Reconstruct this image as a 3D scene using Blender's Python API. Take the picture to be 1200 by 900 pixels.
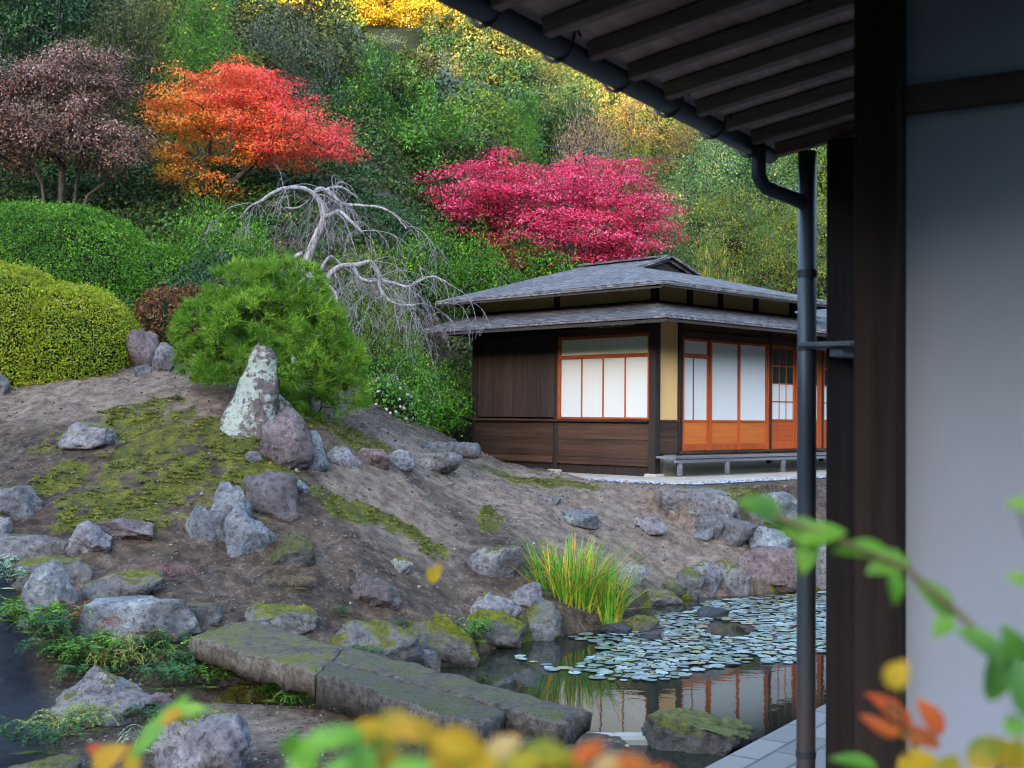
import bpy, math, random
import numpy as np
from mathutils import Vector, Matrix, Euler

for o in list(bpy.data.objects):
    bpy.data.objects.remove(o)
SC = bpy.context.scene
C = SC.collection
random.seed(7)

# ------------------------------------------------------------------ camera
FPX = 1460.0                       # focal length in pixels of the 1200 px wide photograph
CAMZ = 2.4
PITCH = math.atan(39 / FPX)
ROLL = math.radians(0.5)
cam = bpy.data.cameras.new('camera')
cam.sensor_width = 36.0
cam.lens = 36.0 * FPX / 1200.0
cam.clip_start = 0.05
cam.clip_end = 1500
cam.dof.use_dof = True
cam.dof.focus_distance = 19.0
cam.dof.aperture_fstop = 4.8
CAM = bpy.data.objects.new('camera', cam)
C.objects.link(CAM)
CM = Matrix.Rotation(math.pi / 2 + PITCH, 4, 'X') @ Matrix.Rotation(ROLL, 4, 'Z')
CAM.matrix_world = Matrix.Translation((0, 0, CAMZ)) @ CM
SC.camera = CAM

# ------------------------------------------------------------------ world, sun, exposure
SUN_EL, SUN_AZ = math.radians(12.0), math.radians(200.0)     # azimuth the light comes FROM, clockwise from +Y
W = bpy.data.worlds.new("World")
SC.world = W
W.use_nodes = True
wn = W.node_tree.nodes
wn.clear()
sky = wn.new('ShaderNodeTexSky')
sky.sky_type = 'NISHITA'
sky.sun_disc = False
sky.sun_elevation = SUN_EL
sky.sun_rotation = SUN_AZ
sky.altitude = 100
sky.air_density = 1.0
sky.dust_density = 1.0
sky.ozone_density = 0.9
bg = wn.new('ShaderNodeBackground')
bg.inputs['Strength'].default_value = 0.15
wo = wn.new('ShaderNodeOutputWorld')
W.node_tree.links.new(sky.outputs[0], bg.inputs[0])
W.node_tree.links.new(bg.outputs[0], wo.inputs[0])
sl = bpy.data.lights.new('sun', 'SUN')
sl.energy = 2.2
sl.angle = math.radians(0.5)
sl.color = (1.0, 0.78, 0.5)
SUN = bpy.data.objects.new('sun', sl)
C.objects.link(SUN)
sd_ = Vector((math.sin(SUN_AZ) * math.cos(SUN_EL), math.cos(SUN_AZ) * math.cos(SUN_EL), math.sin(SUN_EL)))
SUN.rotation_euler = sd_.to_track_quat('Z', 'Y').to_euler()
SUN.location = (0, -20, 40)
SC.view_settings.view_transform = 'Standard'
SC.view_settings.look = 'None'
SC.view_settings.gamma = 1.0
SC.view_settings.use_curve_mapping = False
SC.view_settings.exposure = 3.8
SC.render.engine = 'CYCLES'
SC.cycles.use_denoising = True
SC.cycles.denoiser = 'OPENIMAGEDENOISE'
SC.cycles.denoising_input_passes = 'RGB_ALBEDO_NORMAL'
SC.cycles.denoising_prefilter = 'ACCURATE'
SC.cycles.filter_width = 1.05
SC.cycles.max_bounces = 6
SC.cycles.diffuse_bounces = 1
SC.cycles.glossy_bounces = 3
SC.cycles.transmission_bounces = 3
SC.cycles.transparent_max_bounces = 4

# ------------------------------------------------------------------ pixel <-> space (design helpers)
def ray(px, py):
    return (CM.to_3x3() @ Vector(((px - 600) / FPX, -(py - 450) / FPX, -1.0)))
def at(px, py, Y):
    d = ray(px, py)
    t = Y / d.y
    return Vector((d.x * t, Y, CAMZ + d.z * t))
def on_z(px, py, z):
    d = ray(px, py)
    t = (z - CAMZ) / d.z
    return Vector((d.x * t, d.y * t, z))
def mpp(Y):            # metres per photograph pixel at a depth
    return Y / FPX

# ------------------------------------------------------------------ numeric noise
def _tab(seed):
    r = np.random.RandomState(seed)
    g = r.normal(size=(256, 3))
    g /= np.linalg.norm(g, axis=1)[:, None]
    return r.permutation(256), g
_TABS = {}
def gnoise(P, seed=0):
    if seed not in _TABS:
        _TABS[seed] = _tab(seed)
    perm, g = _TABS[seed]
    P = np.asarray(P, float)
    I = np.floor(P).astype(int)
    f = P - I
    u = f * f * f * (f * (f * 6 - 15) + 10)
    out = np.zeros(len(P))
    for dx in (0, 1):
        for dy in (0, 1):
            for dz in (0, 1):
                h = perm[(perm[(perm[(I[:, 0] + dx) & 255] + I[:, 1] + dy) & 255] + I[:, 2] + dz) & 255]
                gr = g[h]
                d = f - np.array([dx, dy, dz])
                w = (u[:, 0] if dx else 1 - u[:, 0]) * (u[:, 1] if dy else 1 - u[:, 1]) * (u[:, 2] if dz else 1 - u[:, 2])
                out += w * (gr * d).sum(1)
    return out
def fbm(P, octv=4, seed=0, gain=0.5):
    a, s, o = 1.0, 1.0, 0
    out = np.zeros(len(P))
    for o in range(octv):
        out += a * gnoise(np.asarray(P) * s + o * 17.3, seed)
        a *= gain
        s *= 2.03
    return out
def sstep(a, b, x):
    t = np.clip((x - a) / (b - a), 0, 1)
    return t * t * (3 - 2 * t)

# ------------------------------------------------------------------ mesh helpers
def mesh_np(name, V, quads=None, tris=None, mats=(), smooth=False):
    V = np.asarray(V, np.float32)
    me = bpy.data.meshes.new(name)
    q = np.zeros((0, 4), np.int32) if quads is None else np.asarray(quads, np.int32).reshape(-1, 4)
    t = np.zeros((0, 3), np.int32) if tris is None else np.asarray(tris, np.int32).reshape(-1, 3)
    me.vertices.add(len(V))
    me.vertices.foreach_set('co', V.ravel())
    nl = q.size + t.size
    me.loops.add(nl)
    me.loops.foreach_set('vertex_index', np.concatenate([q.ravel(), t.ravel()]).astype(np.int32))
    me.polygons.add(len(q) + len(t))
    st = np.concatenate([np.arange(len(q)) * 4, q.size + np.arange(len(t)) * 3]).astype(np.int32)
    me.polygons.foreach_set('loop_start', st)
    me.polygons.foreach_set('loop_total', np.concatenate([np.full(len(q), 4), np.full(len(t), 3)]).astype(np.int32))
    if smooth:
        me.polygons.foreach_set('use_smooth', np.ones(len(q) + len(t), bool))
    me.update(calc_edges=True)
    me.validate()
    for m in mats:
        me.materials.append(m)
    return me

def obj(name, me, parent=None, loc=None):
    o = bpy.data.objects.new(name, me)
    C.objects.link(o)
    if parent is not None:
        o.parent = parent
    if loc is not None:
        o.location = loc
    return o
def tag(o, label=None, cat=None, group=None, kind=None):
    if label: o['label'] = label
    if cat: o['category'] = cat
    if group: o['group'] = group
    if kind: o['kind'] = kind
    return o
def thing(name, label, cat, loc=(0, 0, 0), rz=0.0, group=None):
    o = bpy.data.objects.new(name, None)
    C.objects.link(o)
    o.empty_display_size = 0.2
    o.location = loc
    o.rotation_euler = (0, 0, rz)
    return tag(o, label, cat, group)
def copy_thing(root, loc, rz=0.0, scale=(1, 1, 1), label=None):
    r = root.copy()
    C.objects.link(r)
    r.location = loc
    r.rotation_euler = (0, 0, rz)
    r.scale = scale
    if label: r['label'] = label
    for ch in list(root.children):
        c = ch.copy()
        C.objects.link(c)
        c.parent = r
        for g in list(ch.children):
            d = g.copy()
            C.objects.link(d)
            d.parent = c
    return r

class MB:
    """collects polygons into one mesh"""
    def __init__(s):
        s.v, s.f = [], []
    def poly(s, pts):
        b = len(s.v)
        s.v += [tuple(p) for p in pts]
        s.f.append(tuple(range(b, b + len(pts))))
        return s
    def box(s, x0, x1, y0, y1, z0, z1, M=None, bev=0.0):
        if x0 > x1: x0, x1 = x1, x0
        if y0 > y1: y0, y1 = y1, y0
        if z0 > z1: z0, z1 = z1, z0
        b = len(s.v)
        e = min(bev, (x1 - x0) * .3, (y1 - y0) * .3, (z1 - z0) * .3)
        if e <= 0:
            p = [(x, y, z) for z in (z0, z1) for y in (y0, y1) for x in (x0, x1)]
            f = [(0, 2, 3, 1), (4, 5, 7, 6), (0, 1, 5, 4), (2, 6, 7, 3), (0, 4, 6, 2), (1, 3, 7, 5)]
        else:
            p, idx = [], {}
            for iz, z in enumerate((z0, z1)):
                for iy, y in enumerate((y0, y1)):
                    for ix, x in enumerate((x0, x1)):
                        sx, sy, sz = (e if ix == 0 else -e), (e if iy == 0 else -e), (e if iz == 0 else -e)
                        idx[ix, iy, iz, 0] = len(p); p.append((x, y + sy, z + sz))
                        idx[ix, iy, iz, 1] = len(p); p.append((x + sx, y, z + sz))
                        idx[ix, iy, iz, 2] = len(p); p.append((x + sx, y + sy, z))
            f = []
            g = lambda a, c, d, k: idx[a, c, d, k]
            f += [(g(0,0,0,0), g(0,0,1,0), g(0,1,1,0), g(0,1,0,0)), (g(1,0,0,0), g(1,1,0,0), g(1,1,1,0), g(1,0,1,0))]
            f += [(g(0,0,0,1), g(1,0,0,1), g(1,0,1,1), g(0,0,1,1)), (g(0,1,0,1), g(0,1,1,1), g(1,1,1,1), g(1,1,0,1))]
            f += [(g(0,0,0,2), g(0,1,0,2), g(1,1,0,2), g(1,0,0,2)), (g(0,0,1,2), g(1,0,1,2), g(1,1,1,2), g(0,1,1,2))]
            for a in (0, 1):
                for c in (0, 1):
                    f.append((g(a,c,0,0), g(a,c,1,0), g(a,c,1,1), g(a,c,0,1)))
                    f.append((g(a,0,c,0), g(a,1,c,0), g(a,1,c,2), g(a,0,c,2)))
                    f.append((g(0,a,c,1), g(1,a,c,1), g(1,a,c,2), g(0,a,c,2)))
                    for d in (0, 1):
                        f.append((g(a,c,d,0), g(a,c,d,1), g(a,c,d,2)))
        if M is not None:
            p = [tuple(M @ Vector(q)) for q in p]
        s.v += p
        s.f += [tuple(b + i for i in q) for q in f]
        return s
    def bar(s, A, B, w, h, up=(0, 0, 1), bev=0.0):
        A, B = Vector(A), Vector(B)
        d = (B - A)
        L = d.length
        d.normalize()
        side = d.cross(Vector(up)).normalized()
        u = side.cross(d)
        M = Matrix((( d.x, side.x, u.x, A.x), (d.y, side.y, u.y, A.y), (d.z, side.z, u.z, A.z), (0, 0, 0, 1)))
        return s.box(0, L, -w / 2, w / 2, -h / 2, h / 2, M, bev)
    def tube(s, pts, rad, n=10, cap=True):
        V, Q = tube_np([Vector(p) for p in pts], rad if hasattr(rad, '__len__') else [rad] * len(pts), n)
        b = len(s.v)
        s.v += [tuple(q) for q in V]
        s.f += [tuple(int(b + i) for i in q) for q in Q]
        if cap:
            s.f.append(tuple(b + n - 1 - i for i in range(n)))
            e = b + len(V) - n
            s.f.append(tuple(e + i for i in range(n)))
        return s
    def slab(s, polys, t):
        """polygons sharing vertices by position -> a plate of vertical thickness t below them"""
        key = lambda p: (round(p[0], 4), round(p[1], 4), round(p[2], 4))
        idx = {}
        b = len(s.v)
        pts = []
        F = []
        for P in polys:
            f = []
            for p in P:
                k = key(p)
                if k not in idx:
                    idx[k] = len(pts)
                    pts.append(p)
                f.append(idx[k])
            F.append(f)
        n = len(pts)
        s.v += [tuple(p) for p in pts] + [(p[0], p[1], p[2] - t) for p in pts]
        edges = {}
        for f in F:
            s.f.append(tuple(b + i for i in f))
            s.f.append(tuple(b + n + i for i in reversed(f)))
            for a, c in zip(f, f[1:] + f[:1]):
                edges[(a, c)] = 1
        for (a, c) in edges:
            if (c, a) not in edges:
                s.f.append((b + c, b + a, b + n + a, b + n + c))
        return s
        return s
    def build(s, name, mat, parent=None, smooth=False, loc=None):
        me = bpy.data.meshes.new(name)
        me.from_pydata(s.v, [], s.f)
        if smooth:
            me.polygons.foreach_set('use_smooth', np.ones(len(me.polygons), bool))
        me.materials.append(mat)
        me.update()
        return obj(name, me, parent, loc)

def tube_np(pts, rad, n=6):
    P = np.array([list(p) for p in pts], float)
    m = len(P)
    T = np.gradient(P, axis=0)
    T /= np.linalg.norm(T, axis=1)[:, None] + 1e-9
    ref = np.array([0, 0, 1.0]) if abs(T[0, 2]) < .9 else np.array([1.0, 0, 0])
    u = np.cross(T[0], ref); u /= np.linalg.norm(u)
    V = np.zeros((m, n, 3))
    a = np.arange(n) * 2 * np.pi / n
    for i in range(m):
        u = u - T[i] * (u @ T[i]); u /= np.linalg.norm(u) + 1e-9
        w = np.cross(T[i], u)
        V[i] = P[i] + rad[i] * (np.cos(a)[:, None] * u + np.sin(a)[:, None] * w)
    i = np.arange(m - 1)[:, None] * n
    j = np.arange(n)[None]
    k = (j + 1) % n
    Q = np.stack([i + j, i + k, i + n + k, i + n + j], -1).reshape(-1, 4)
    return V.reshape(-1, 3), Q

def merge(parts):
    V, Q, b = [], [], 0
    for v, q in parts:
        V.append(v); Q.append(np.asarray(q) + b); b += len(v)
    return np.concatenate(V), np.concatenate(Q)

def norm(a):
    return a / (np.linalg.norm(a, axis=-1, keepdims=True) + 1e-9)

def leaf_quads(P, N, D, L, Wd, fold=0.18):
    """one folded kite per leaf"""
    n = len(P)
    D = norm(D)
    N = norm(N - D * (N * D).sum(1, keepdims=True))
    S = np.cross(D, N)
    L = np.broadcast_to(np.asarray(L, float), (n,))[:, None]
    Wd = np.broadcast_to(np.asarray(Wd, float), (n,))[:, None]
    V = np.stack([P - D * L * .5, P + S * Wd * .5 + N * Wd * fold - D * L * .08, P + D * L * .5, P - S * Wd * .5 + N * Wd * fold - D * L * .08], 1)
    return V.reshape(-1, 3)
def quad_ids(n):
    return np.arange(n * 4).reshape(-1, 4)

# ------------------------------------------------------------------ materials
class MT:
    def __init__(s, name):
        s.m = bpy.data.materials.new(name)
        s.m.use_nodes = True
        s.nt = s.m.node_tree
        s.N, s.L = s.nt.nodes, s.nt.links
        s.bsdf = s.N['Principled BSDF']
        s.out = s.N['Material Output']
        s._co = None
    def n(s, t, **kw):
        nd = s.N.new(t)
        for k, v in kw.items():
            if k.startswith('_'):
                setattr(nd, k[1:], v)
            else:
                s.put(nd.inputs[k.replace('__', ' ')], v)
        return nd
    def put(s, inp, v):
        if isinstance(v, bpy.types.NodeSocket):
            s.L.new(v, inp)
        elif isinstance(v, (tuple, list)):
            inp.default_value = tuple(v) + ((1.0,) if len(v) == 3 and inp.type == 'RGBA' else ())
        else:
            inp.default_value = v
    def co(s, kind='Object'):
        if s._co is None:
            s._co = s.N.new('ShaderNodeTexCoord')
        return s._co.outputs[kind]
    def map(s, scale=(1, 1, 1), rot=(0, 0, 0), kind='Object'):
        m = s.N.new('ShaderNodeMapping')
        s.L.new(s.co(kind), m.inputs['Vector'])
        m.inputs['Scale'].default_value = scale
        m.inputs['Rotation'].default_value = rot
        return m.outputs[0]
    def noise(s, vec, scale, detail=5, rough=.55, dist=0.0):
        nd = s.n('ShaderNodeTexNoise', Scale=scale, Detail=detail, Roughness=rough, Distortion=dist)
        s.L.new(vec, nd.inputs['Vector'])
        return nd.outputs[0]
    def ramp(s, fac, stops, interp='LINEAR'):
        r = s.N.new('ShaderNodeValToRGB')
        r.color_ramp.interpolation = interp
        el = r.color_ramp.elements
        while len(el) < len(stops):
            el.new(0.5)
        for e, (p, c) in zip(el, stops):
            e.position = p
            e.color = (tuple(c) + (1.0,)) if hasattr(c, '__len__') else (c, c, c, 1.0)
        s.L.new(fac, r.inputs[0])
        return r.outputs[0]
    def mix(s, fac, a, b, mode='MIX'):
        m = s.N.new('ShaderNodeMix')
        m.data_type = 'RGBA'
        m.blend_type = mode
        s.put(m.inputs[0], fac)
        s.put(m.inputs[6], a)
        s.put(m.inputs[7], b)
        return m.outputs[2]
    def math(s, op, a, b=0.0, clamp=False):
        m = s.N.new('ShaderNodeMath')
        m.operation = op
        m.use_clamp = clamp
        s.put(m.inputs[0], a)
        s.put(m.inputs[1], b)
        return m.outputs[0]
    def bump(s, h, strength=.5, dist=.02, prev=None):
        b = s.n('ShaderNodeBump', Strength=strength, Distance=dist, Height=h)
        if prev is not None:
            s.L.new(prev, b.inputs['Normal'])
        return b.outputs[0]
    def set(s, **kw):
        for k, v in kw.items():
            s.put(s.bsdf.inputs[{'color': 'Base Color', 'rough': 'Roughness', 'normal': 'Normal', 'spec': 'Specular IOR Level', 'metal': 'Metallic', 'ior': 'IOR', 'coat': 'Coat Weight'}[k]], v)
        return s
    def island(s):
        return s.N.new('ShaderNodeNewGeometry').outputs['Random Per Island']
    def objrand(s):
        return s.N.new('ShaderNodeObjectInfo').outputs['Random']

def leaf_mat(name, stops, trans=.35, clump=None, clump_scale=.9, rough=.45, spec=.35, grad=None, gain=1.35, sat=1.0):
    """stops: colours picked at random per leaf; clump: colour mixed in by soft patches; grad: (axis vector, lo, hi, colour stops)"""
    t = MT(name)
    c = t.ramp(t.island(), stops)
    if grad:
        vec, lo, hi, gst = grad
        sp = t.N.new('ShaderNodeVectorMath'); sp.operation = 'DOT_PRODUCT'
        t.L.new(t.co(), sp.inputs[0]); sp.inputs[1].default_value = vec
        nz = t.noise(t.co(), 1.3, 3)
        v = t.math('ADD', sp.outputs['Value'], t.math('MULTIPLY', t.math('SUBTRACT', nz, .5), (hi - lo) * 1.5))
        v = t.math('ADD', v, t.math('MULTIPLY', t.math('SUBTRACT', t.island(), .5), (hi - lo) * .25))
        mr = t.n('ShaderNodeMapRange')
        mr.inputs['From Min'].default_value = lo; mr.inputs['From Max'].default_value = hi
        t.L.new(v, mr.inputs['Value'])
        gc = t.ramp(mr.outputs[0], gst)
        c = t.mix(.75, c, gc)
    if clump:
        nz = t.noise(t.co(), clump_scale, 3, .6)
        c = t.mix(t.ramp(nz, [(.42, 0.0), (.66, 1.0)]), c, clump)
    obr = t.n('ShaderNodeHueSaturation', Saturation=sat, Value=t.math('MULTIPLY', t.math('ADD', t.math('MULTIPLY', t.objrand(), .3), .85), gain), Color=c)
    c = obr.outputs[0]
    t.set(color=c, rough=rough + .1, spec=spec * .5)
    trans *= .7
    tr = t.n('ShaderNodeBsdfTranslucent', Color=c)
    mx = t.n('ShaderNodeMixShader', Fac=trans)
    t.L.new(t.bsdf.outputs[0], mx.inputs[1])
    t.L.new(tr.outputs[0], mx.inputs[2])
    t.L.new(mx.outputs[0], t.out.inputs[0])
    return t.m

def bark_mat(name, c1, c2, sc=14):
    t = MT(name)
    n1 = t.noise(t.map((1, 1, .35)), sc, 6, .65)
    t.set(color=t.ramp(n1, [(.3, c1), (.7, c2)]), rough=.9, spec=.15, normal=t.bump(n1, .7, .015))
    return t.m

def rock_mat(name, stops, moss=0.0, fine=False, lichen=None, lich_lo=.55, tint=(.3, .28, .3), wet=0.0):
    t = MT(name)
    oi = t.N.new('ShaderNodeObjectInfo')
    vec = t.n('ShaderNodeVectorMath', _operation='ADD')
    t.L.new(t.co(), vec.inputs[0])
    t.L.new(oi.outputs['Location'], vec.inputs[1])
    p = vec.outputs[0]
    n1 = t.noise(p, 2.6, 8, .62, .4)
    n2 = t.noise(p, 17, 8, .7)
    n3 = t.noise(p, 70, 4, .7)
    f = t.math('ADD', t.math('MULTIPLY', n1, .55), t.math('MULTIPLY', n2, .45))
    c = t.ramp(f, stops)
    c = t.mix(t.ramp(n3, [(.55, 0.0), (.75, .55)]), c, tint)
    vo = t.n('ShaderNodeTexVoronoi', Scale=5.5, Randomness=1.0)
    vo.feature = 'DISTANCE_TO_EDGE'
    dv = t.n('ShaderNodeVectorMath', _operation='ADD')
    nv = t.n('ShaderNodeTexNoise', Scale=4.0, Detail=4.0)
    t.L.new(p, nv.inputs['Vector'])
    t.L.new(p, dv.inputs[0]); t.L.new(nv.outputs['Color'], dv.inputs[1])
    t.L.new(dv.outputs[0], vo.inputs['Vector'])
    crack = t.ramp(vo.outputs['Distance'], [(0.0, 0.0), (.035, 1.0)])
    crk = t.math('MULTIPLY', t.math('SUBTRACT', 1.0, crack), t.ramp(n1, [(.45, 0.0), (.6, .8)]))
    c = t.mix(crk, c, (.03, .026, .026))
    if lichen:
        l = t.ramp(t.math('ADD', t.math('MULTIPLY', n1, .6), t.math('MULTIPLY', n2, .4)), [(lich_lo, 0.0), (lich_lo + .05, .9)])
        c = t.mix(l, c, t.mix(n3, tuple(x * .65 for x in lichen), lichen))
    if moss:
        ge = t.N.new('ShaderNodeNewGeometry')
        sx = t.N.new('ShaderNodeSeparateXYZ')
        t.L.new(ge.outputs['Normal'], sx.inputs[0])
        ms = t.math('ADD', t.math('MULTIPLY', sx.outputs[2], .35), t.math('ADD', t.math('MULTIPLY', n1, .55 if fine else .9), t.math('MULTIPLY', n2, .7 if fine else .35)))
        mf = t.ramp(ms, [(1.02 - moss * .5, 0.0), (1.12 - moss * .5, 1.0)])
        mc = t.ramp(n3 if fine else n2, [(.3, (.03, .034, .005)), (.55, (.095, .095, .010)), (.72, (.2, .18, .018))])
        c = t.mix(mf, c, mc)
    c = t.mix(t.ramp(n2, [(.3, .75), (.47, 0.0)]), c, (.022, .019, .019))  # shade of crevices put into the colour where the noise is low
    h = t.math('ADD', t.math('MULTIPLY', n2, .7), t.math('MULTIPLY', n3, .3))
    nb = t.bump(n1, .8, .16)
    nb = t.bump(h, 1.0, .06, nb)
    nb = t.bump(crack, .25, .01, nb)
    c = t.n('ShaderNodeHueSaturation', Saturation=t.math('ADD', .75, t.math('MULTIPLY', oi.outputs['Random'], .5)), Value=t.math('ADD', .68, t.math('MULTIPLY', oi.outputs['Random'], .6)), Color=c).outputs[0]
    t.set(color=c, rough=.85 - wet * .5, spec=.3, normal=nb)
    return t.m

def wood_mat(name, c1, c2, axis='Z', grain=40, tint=.35, rough=.7, knots=False, spec=.3):
    t = MT(name)
    st = .035
    scl = {'X': (st, 1, 1), 'Y': (1, st, 1), 'Z': (1, 1, st)}[axis]
    isl = t.island()
    cmb = t.n('ShaderNodeCombineXYZ', X=t.math('MULTIPLY', isl, 13.0), Y=t.math('MULTIPLY', isl, 7.0), Z=t.math('MULTIPLY', isl, 5.0))
    ad = t.n('ShaderNodeVectorMath', _operation='ADD')
    t.L.new(t.map(scl), ad.inputs[0]); t.L.new(cmb.outputs[0], ad.inputs[1])
    n1 = t.noise(ad.outputs[0], grain, 6, .65, .3)
    n0 = t.noise(ad.outputs[0], grain * .17, 3, .5, 1.2)
    f = t.math('ADD', t.math('MULTIPLY', n1, .55), t.math('MULTIPLY', n0, .45))
    c = t.ramp(f, [(.34, c1), (.62, c2)])
    c = t.n('ShaderNodeHueSaturation', Value=t.math('ADD', t.math('MULTIPLY', isl, tint), 1 - tint / 2), Color=c).outputs[0]
    nw = t.noise(t.co(), 1.7, 4, .6)
    c = t.mix(t.ramp(nw, [(.45, 0.0), (.75, .35)]), c, tuple((x + y) * .5 + .01 for x, y in zip(c1, c2)))
    t.set(color=c, rough=rough, spec=spec, normal=t.bump(f, .35, .006))
    return t.m

def plain_mat(name, col, rough=.6, spec=.3, var=.12, sc=6, bump=.1, metal=0.0):
    t = MT(name)
    n = t.noise(t.co(), sc, 5, .6)
    n2 = t.noise(t.co(), sc * 12, 4, .6)
    c = t.mix(t.math('MULTIPLY', n, 1.0), tuple(x * (1 - var) for x in col), tuple(min(1, x * (1 + var)) for x in col))
    t.set(color=c, rough=rough, spec=spec, metal=metal, normal=t.bump(n2, bump, .004))
    return t.m

# ================================================================== TERRAIN
HC = Vector((2.47, 21.5, 0))              # near corner of the tea house
HZ = 1.36                                 # its yard level
HM = Matrix.Translation((HC.x, HC.y, HZ)) @ Matrix.Rotation(math.pi / 4, 4, 'Z')   # house frame: x along the right wall, y along the left wall

def hill(x, y):
    k = sstep(-4.5, 1.5, x)
    y0 = 19.8 + 7.0 * k
    base = 3.0 - 1.5 * k
    t = np.maximum(y - y0, -3)
    s1 = .62 - .12 * k
    h = base + np.where(t < 7, s1 * t, s1 * 7 + .47 * (t - 7))
    return np.minimum(h, 62)

CP = [  # (photograph x, y, depth)
    (-120,450,17.6),(0,447,17.2),(100,443,17.2),(200,441,17.0),(300,462,16.4),(350,488,15.8),(-150,560,14.5),
    (0,560,14.0),(100,540,14.2),(200,530,14.3),(290,515,14.6),(350,560,13.9),(-150,650,12.6),
    (0,650,12.4),(100,650,12.3),(200,640,12.5),(260,655,12.6),(340,620,13.1),(400,600,13.9),(430,560,15.0),(450,545,15.8),(500,538,17.3),(550,543,18.8),
    (450,620,14.3),(450,680,12.8),(370,690,12.3),(430,712,12.3),(500,620,14.9),(500,700,12.8),(560,640,14.9),(600,600,16.7),(600,570,18.2),(680,610,16.4),
    (760,615,16.5),(680,570,18.6),(620,680,14.3),(600,700,13.7),(650,650,15.2),(720,680,15.9),(700,655,15.8),(780,640,16.3),(780,582,18.2),(850,580,18.4),(930,577,18.7),
    (850,640,17.2),(900,650,17.2),(950,660,17.4),(540,720,12.9),
    (0,735,11.1),(60,733,11.1),(120,728,11.2),(200,738,11.2),(250,728,11.3),(300,735,11.5),(400,748,11.7),(470,768,11.9),
    (-60,745,11.2),(-60,900,8.7),(20,800,10.2),(40,900,8.7),(70,822,10.1),(150,812,10.25),(230,812,10.3),(300,850,9.62),(300,900,8.6),(180,900,8.6),(420,850,9.6),(450,900,8.6),(600,900,8.6),
]
ctrl = []
for px, py, Y in CP:
    p = at(px, py, Y)
    ctrl.append((p.x, p.y, p.z))
for lx in (-1.0, 1, 3, 5, 7, 9):                     # yard round the house
    for ly in (-1.2, 1, 3, 5):
        p = HM @ Vector((lx, ly, 0))
        ctrl.append((p.x, p.y, HZ))
for x in np.arange(-15, 17, 3.0):
    for y in np.arange(20, 34, 2.5):
        k = float(sstep(-4.5, 1.5, x))
        if y > 19.8 + 7 * k + 1.2 and not (y < 28 and x > -1.5):
            ctrl.append((x, y, float(hill(np.array([x]), np.array([y]))[0])))
for x in (-14, -11, -8): ctrl += [(x, 5, .1), (x, 9, .5), (x, 13, 1.4), (x, 17.5, 3.0)]
for x in (-4, -2, 0): ctrl += [(x, 5, .15), (x, 7, .05)]
for x in (3, 6, 9, 12, 15): ctrl += [(x, 4.5, .35), (x, 8, .35)]
ctrl += [(10, 18, 1.0), (14, 18, 1.3), (14, 22, 1.4), (14, 13, .4)]
ctrl = np.array(ctrl)
_c = 0.35
def _phi(r): return -np.sqrt(r * r + _c * _c)
_n = len(ctrl)
_A = np.zeros((_n + 3, _n + 3))
_d = np.hypot(ctrl[:, None, 0] - ctrl[None, :, 0], ctrl[:, None, 1] - ctrl[None, :, 1])
_A[:_n, :_n] = _phi(_d) + np.eye(_n) * .12
_A[:_n, _n:] = np.c_[np.ones(_n), ctrl[:, :2]]
_A[_n:, :_n] = _A[:_n, _n:].T
_w = np.linalg.solve(_A, np.r_[ctrl[:, 2], 0, 0, 0])
def rbf(x, y):
    out = np.zeros(len(x))
    for i in range(0, len(x), 20000):
        s = slice(i, i + 20000)
        r = np.hypot(x[s, None] - ctrl[None, :, 0], y[s, None] - ctrl[None, :, 1])
        out[s] = _phi(r) @ _w[:_n] + _w[_n] + _w[_n + 1] * x[s] + _w[_n + 2] * y[s]
    return out

# shoreline at the water level, then the straight path edge
PD = Vector((.56, .83, 0)).normalized()
PE0 = Vector((1.05, 7.11, 0))                        # a point on the path's edge
shore_px = [(-15,0),]
shore = [on_z(px, py, 0) for px, py in [(330,822),(420,812),(500,790),(530,776),(590,756),(640,748),(700,738),(738,716),(780,705),(830,699),(890,696),(945,691),(1020,688),(1120,684)]]
POND = [(-2.6, 9.9), (-2.2, 10.5)] + [(p.x, p.y) for p in shore[1:]]
e = PE0 + PD * 10.8
POND += [(e.x, e.y), (PE0.x + .05 * PD.x + .02, PE0.y + .1), (.95, 8.9), (.55, 9.2), (.2, 8.9), (-.9, 9.4), (-1.6, 9.85)]
POND = np.array(POND)
def poly_sd(x, y, poly):
    """signed distance to a polygon, negative inside"""
    best = np.full(len(x), 1e9)
    ins = np.zeros(len(x), bool)
    for (x0, y0), (x1, y1) in zip(poly, np.roll(poly, -1, 0)):
        dx, dy = x1 - x0, y1 - y0
        t = np.clip(((x - x0) * dx + (y - y0) * dy) / (dx * dx + dy * dy + 1e-12), 0, 1)
        best = np.minimum(best, np.hypot(x - x0 - t * dx, y - y0 - t * dy))
        with np.errstate(divide='ignore', invalid='ignore'):
            c = ((y0 > y) != (y1 > y)) & (x < (x1 - x0) * (y - y0) / (y1 - y0 + 1e-12) + x0)
        ins ^= c
    return np.where(ins, -best, best)

def house_local(x, y):
    dx, dy = x - HC.x, y - HC.y
    r = math.sqrt(.5)
    return (dx + dy) * r, (-dx + dy) * r

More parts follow.
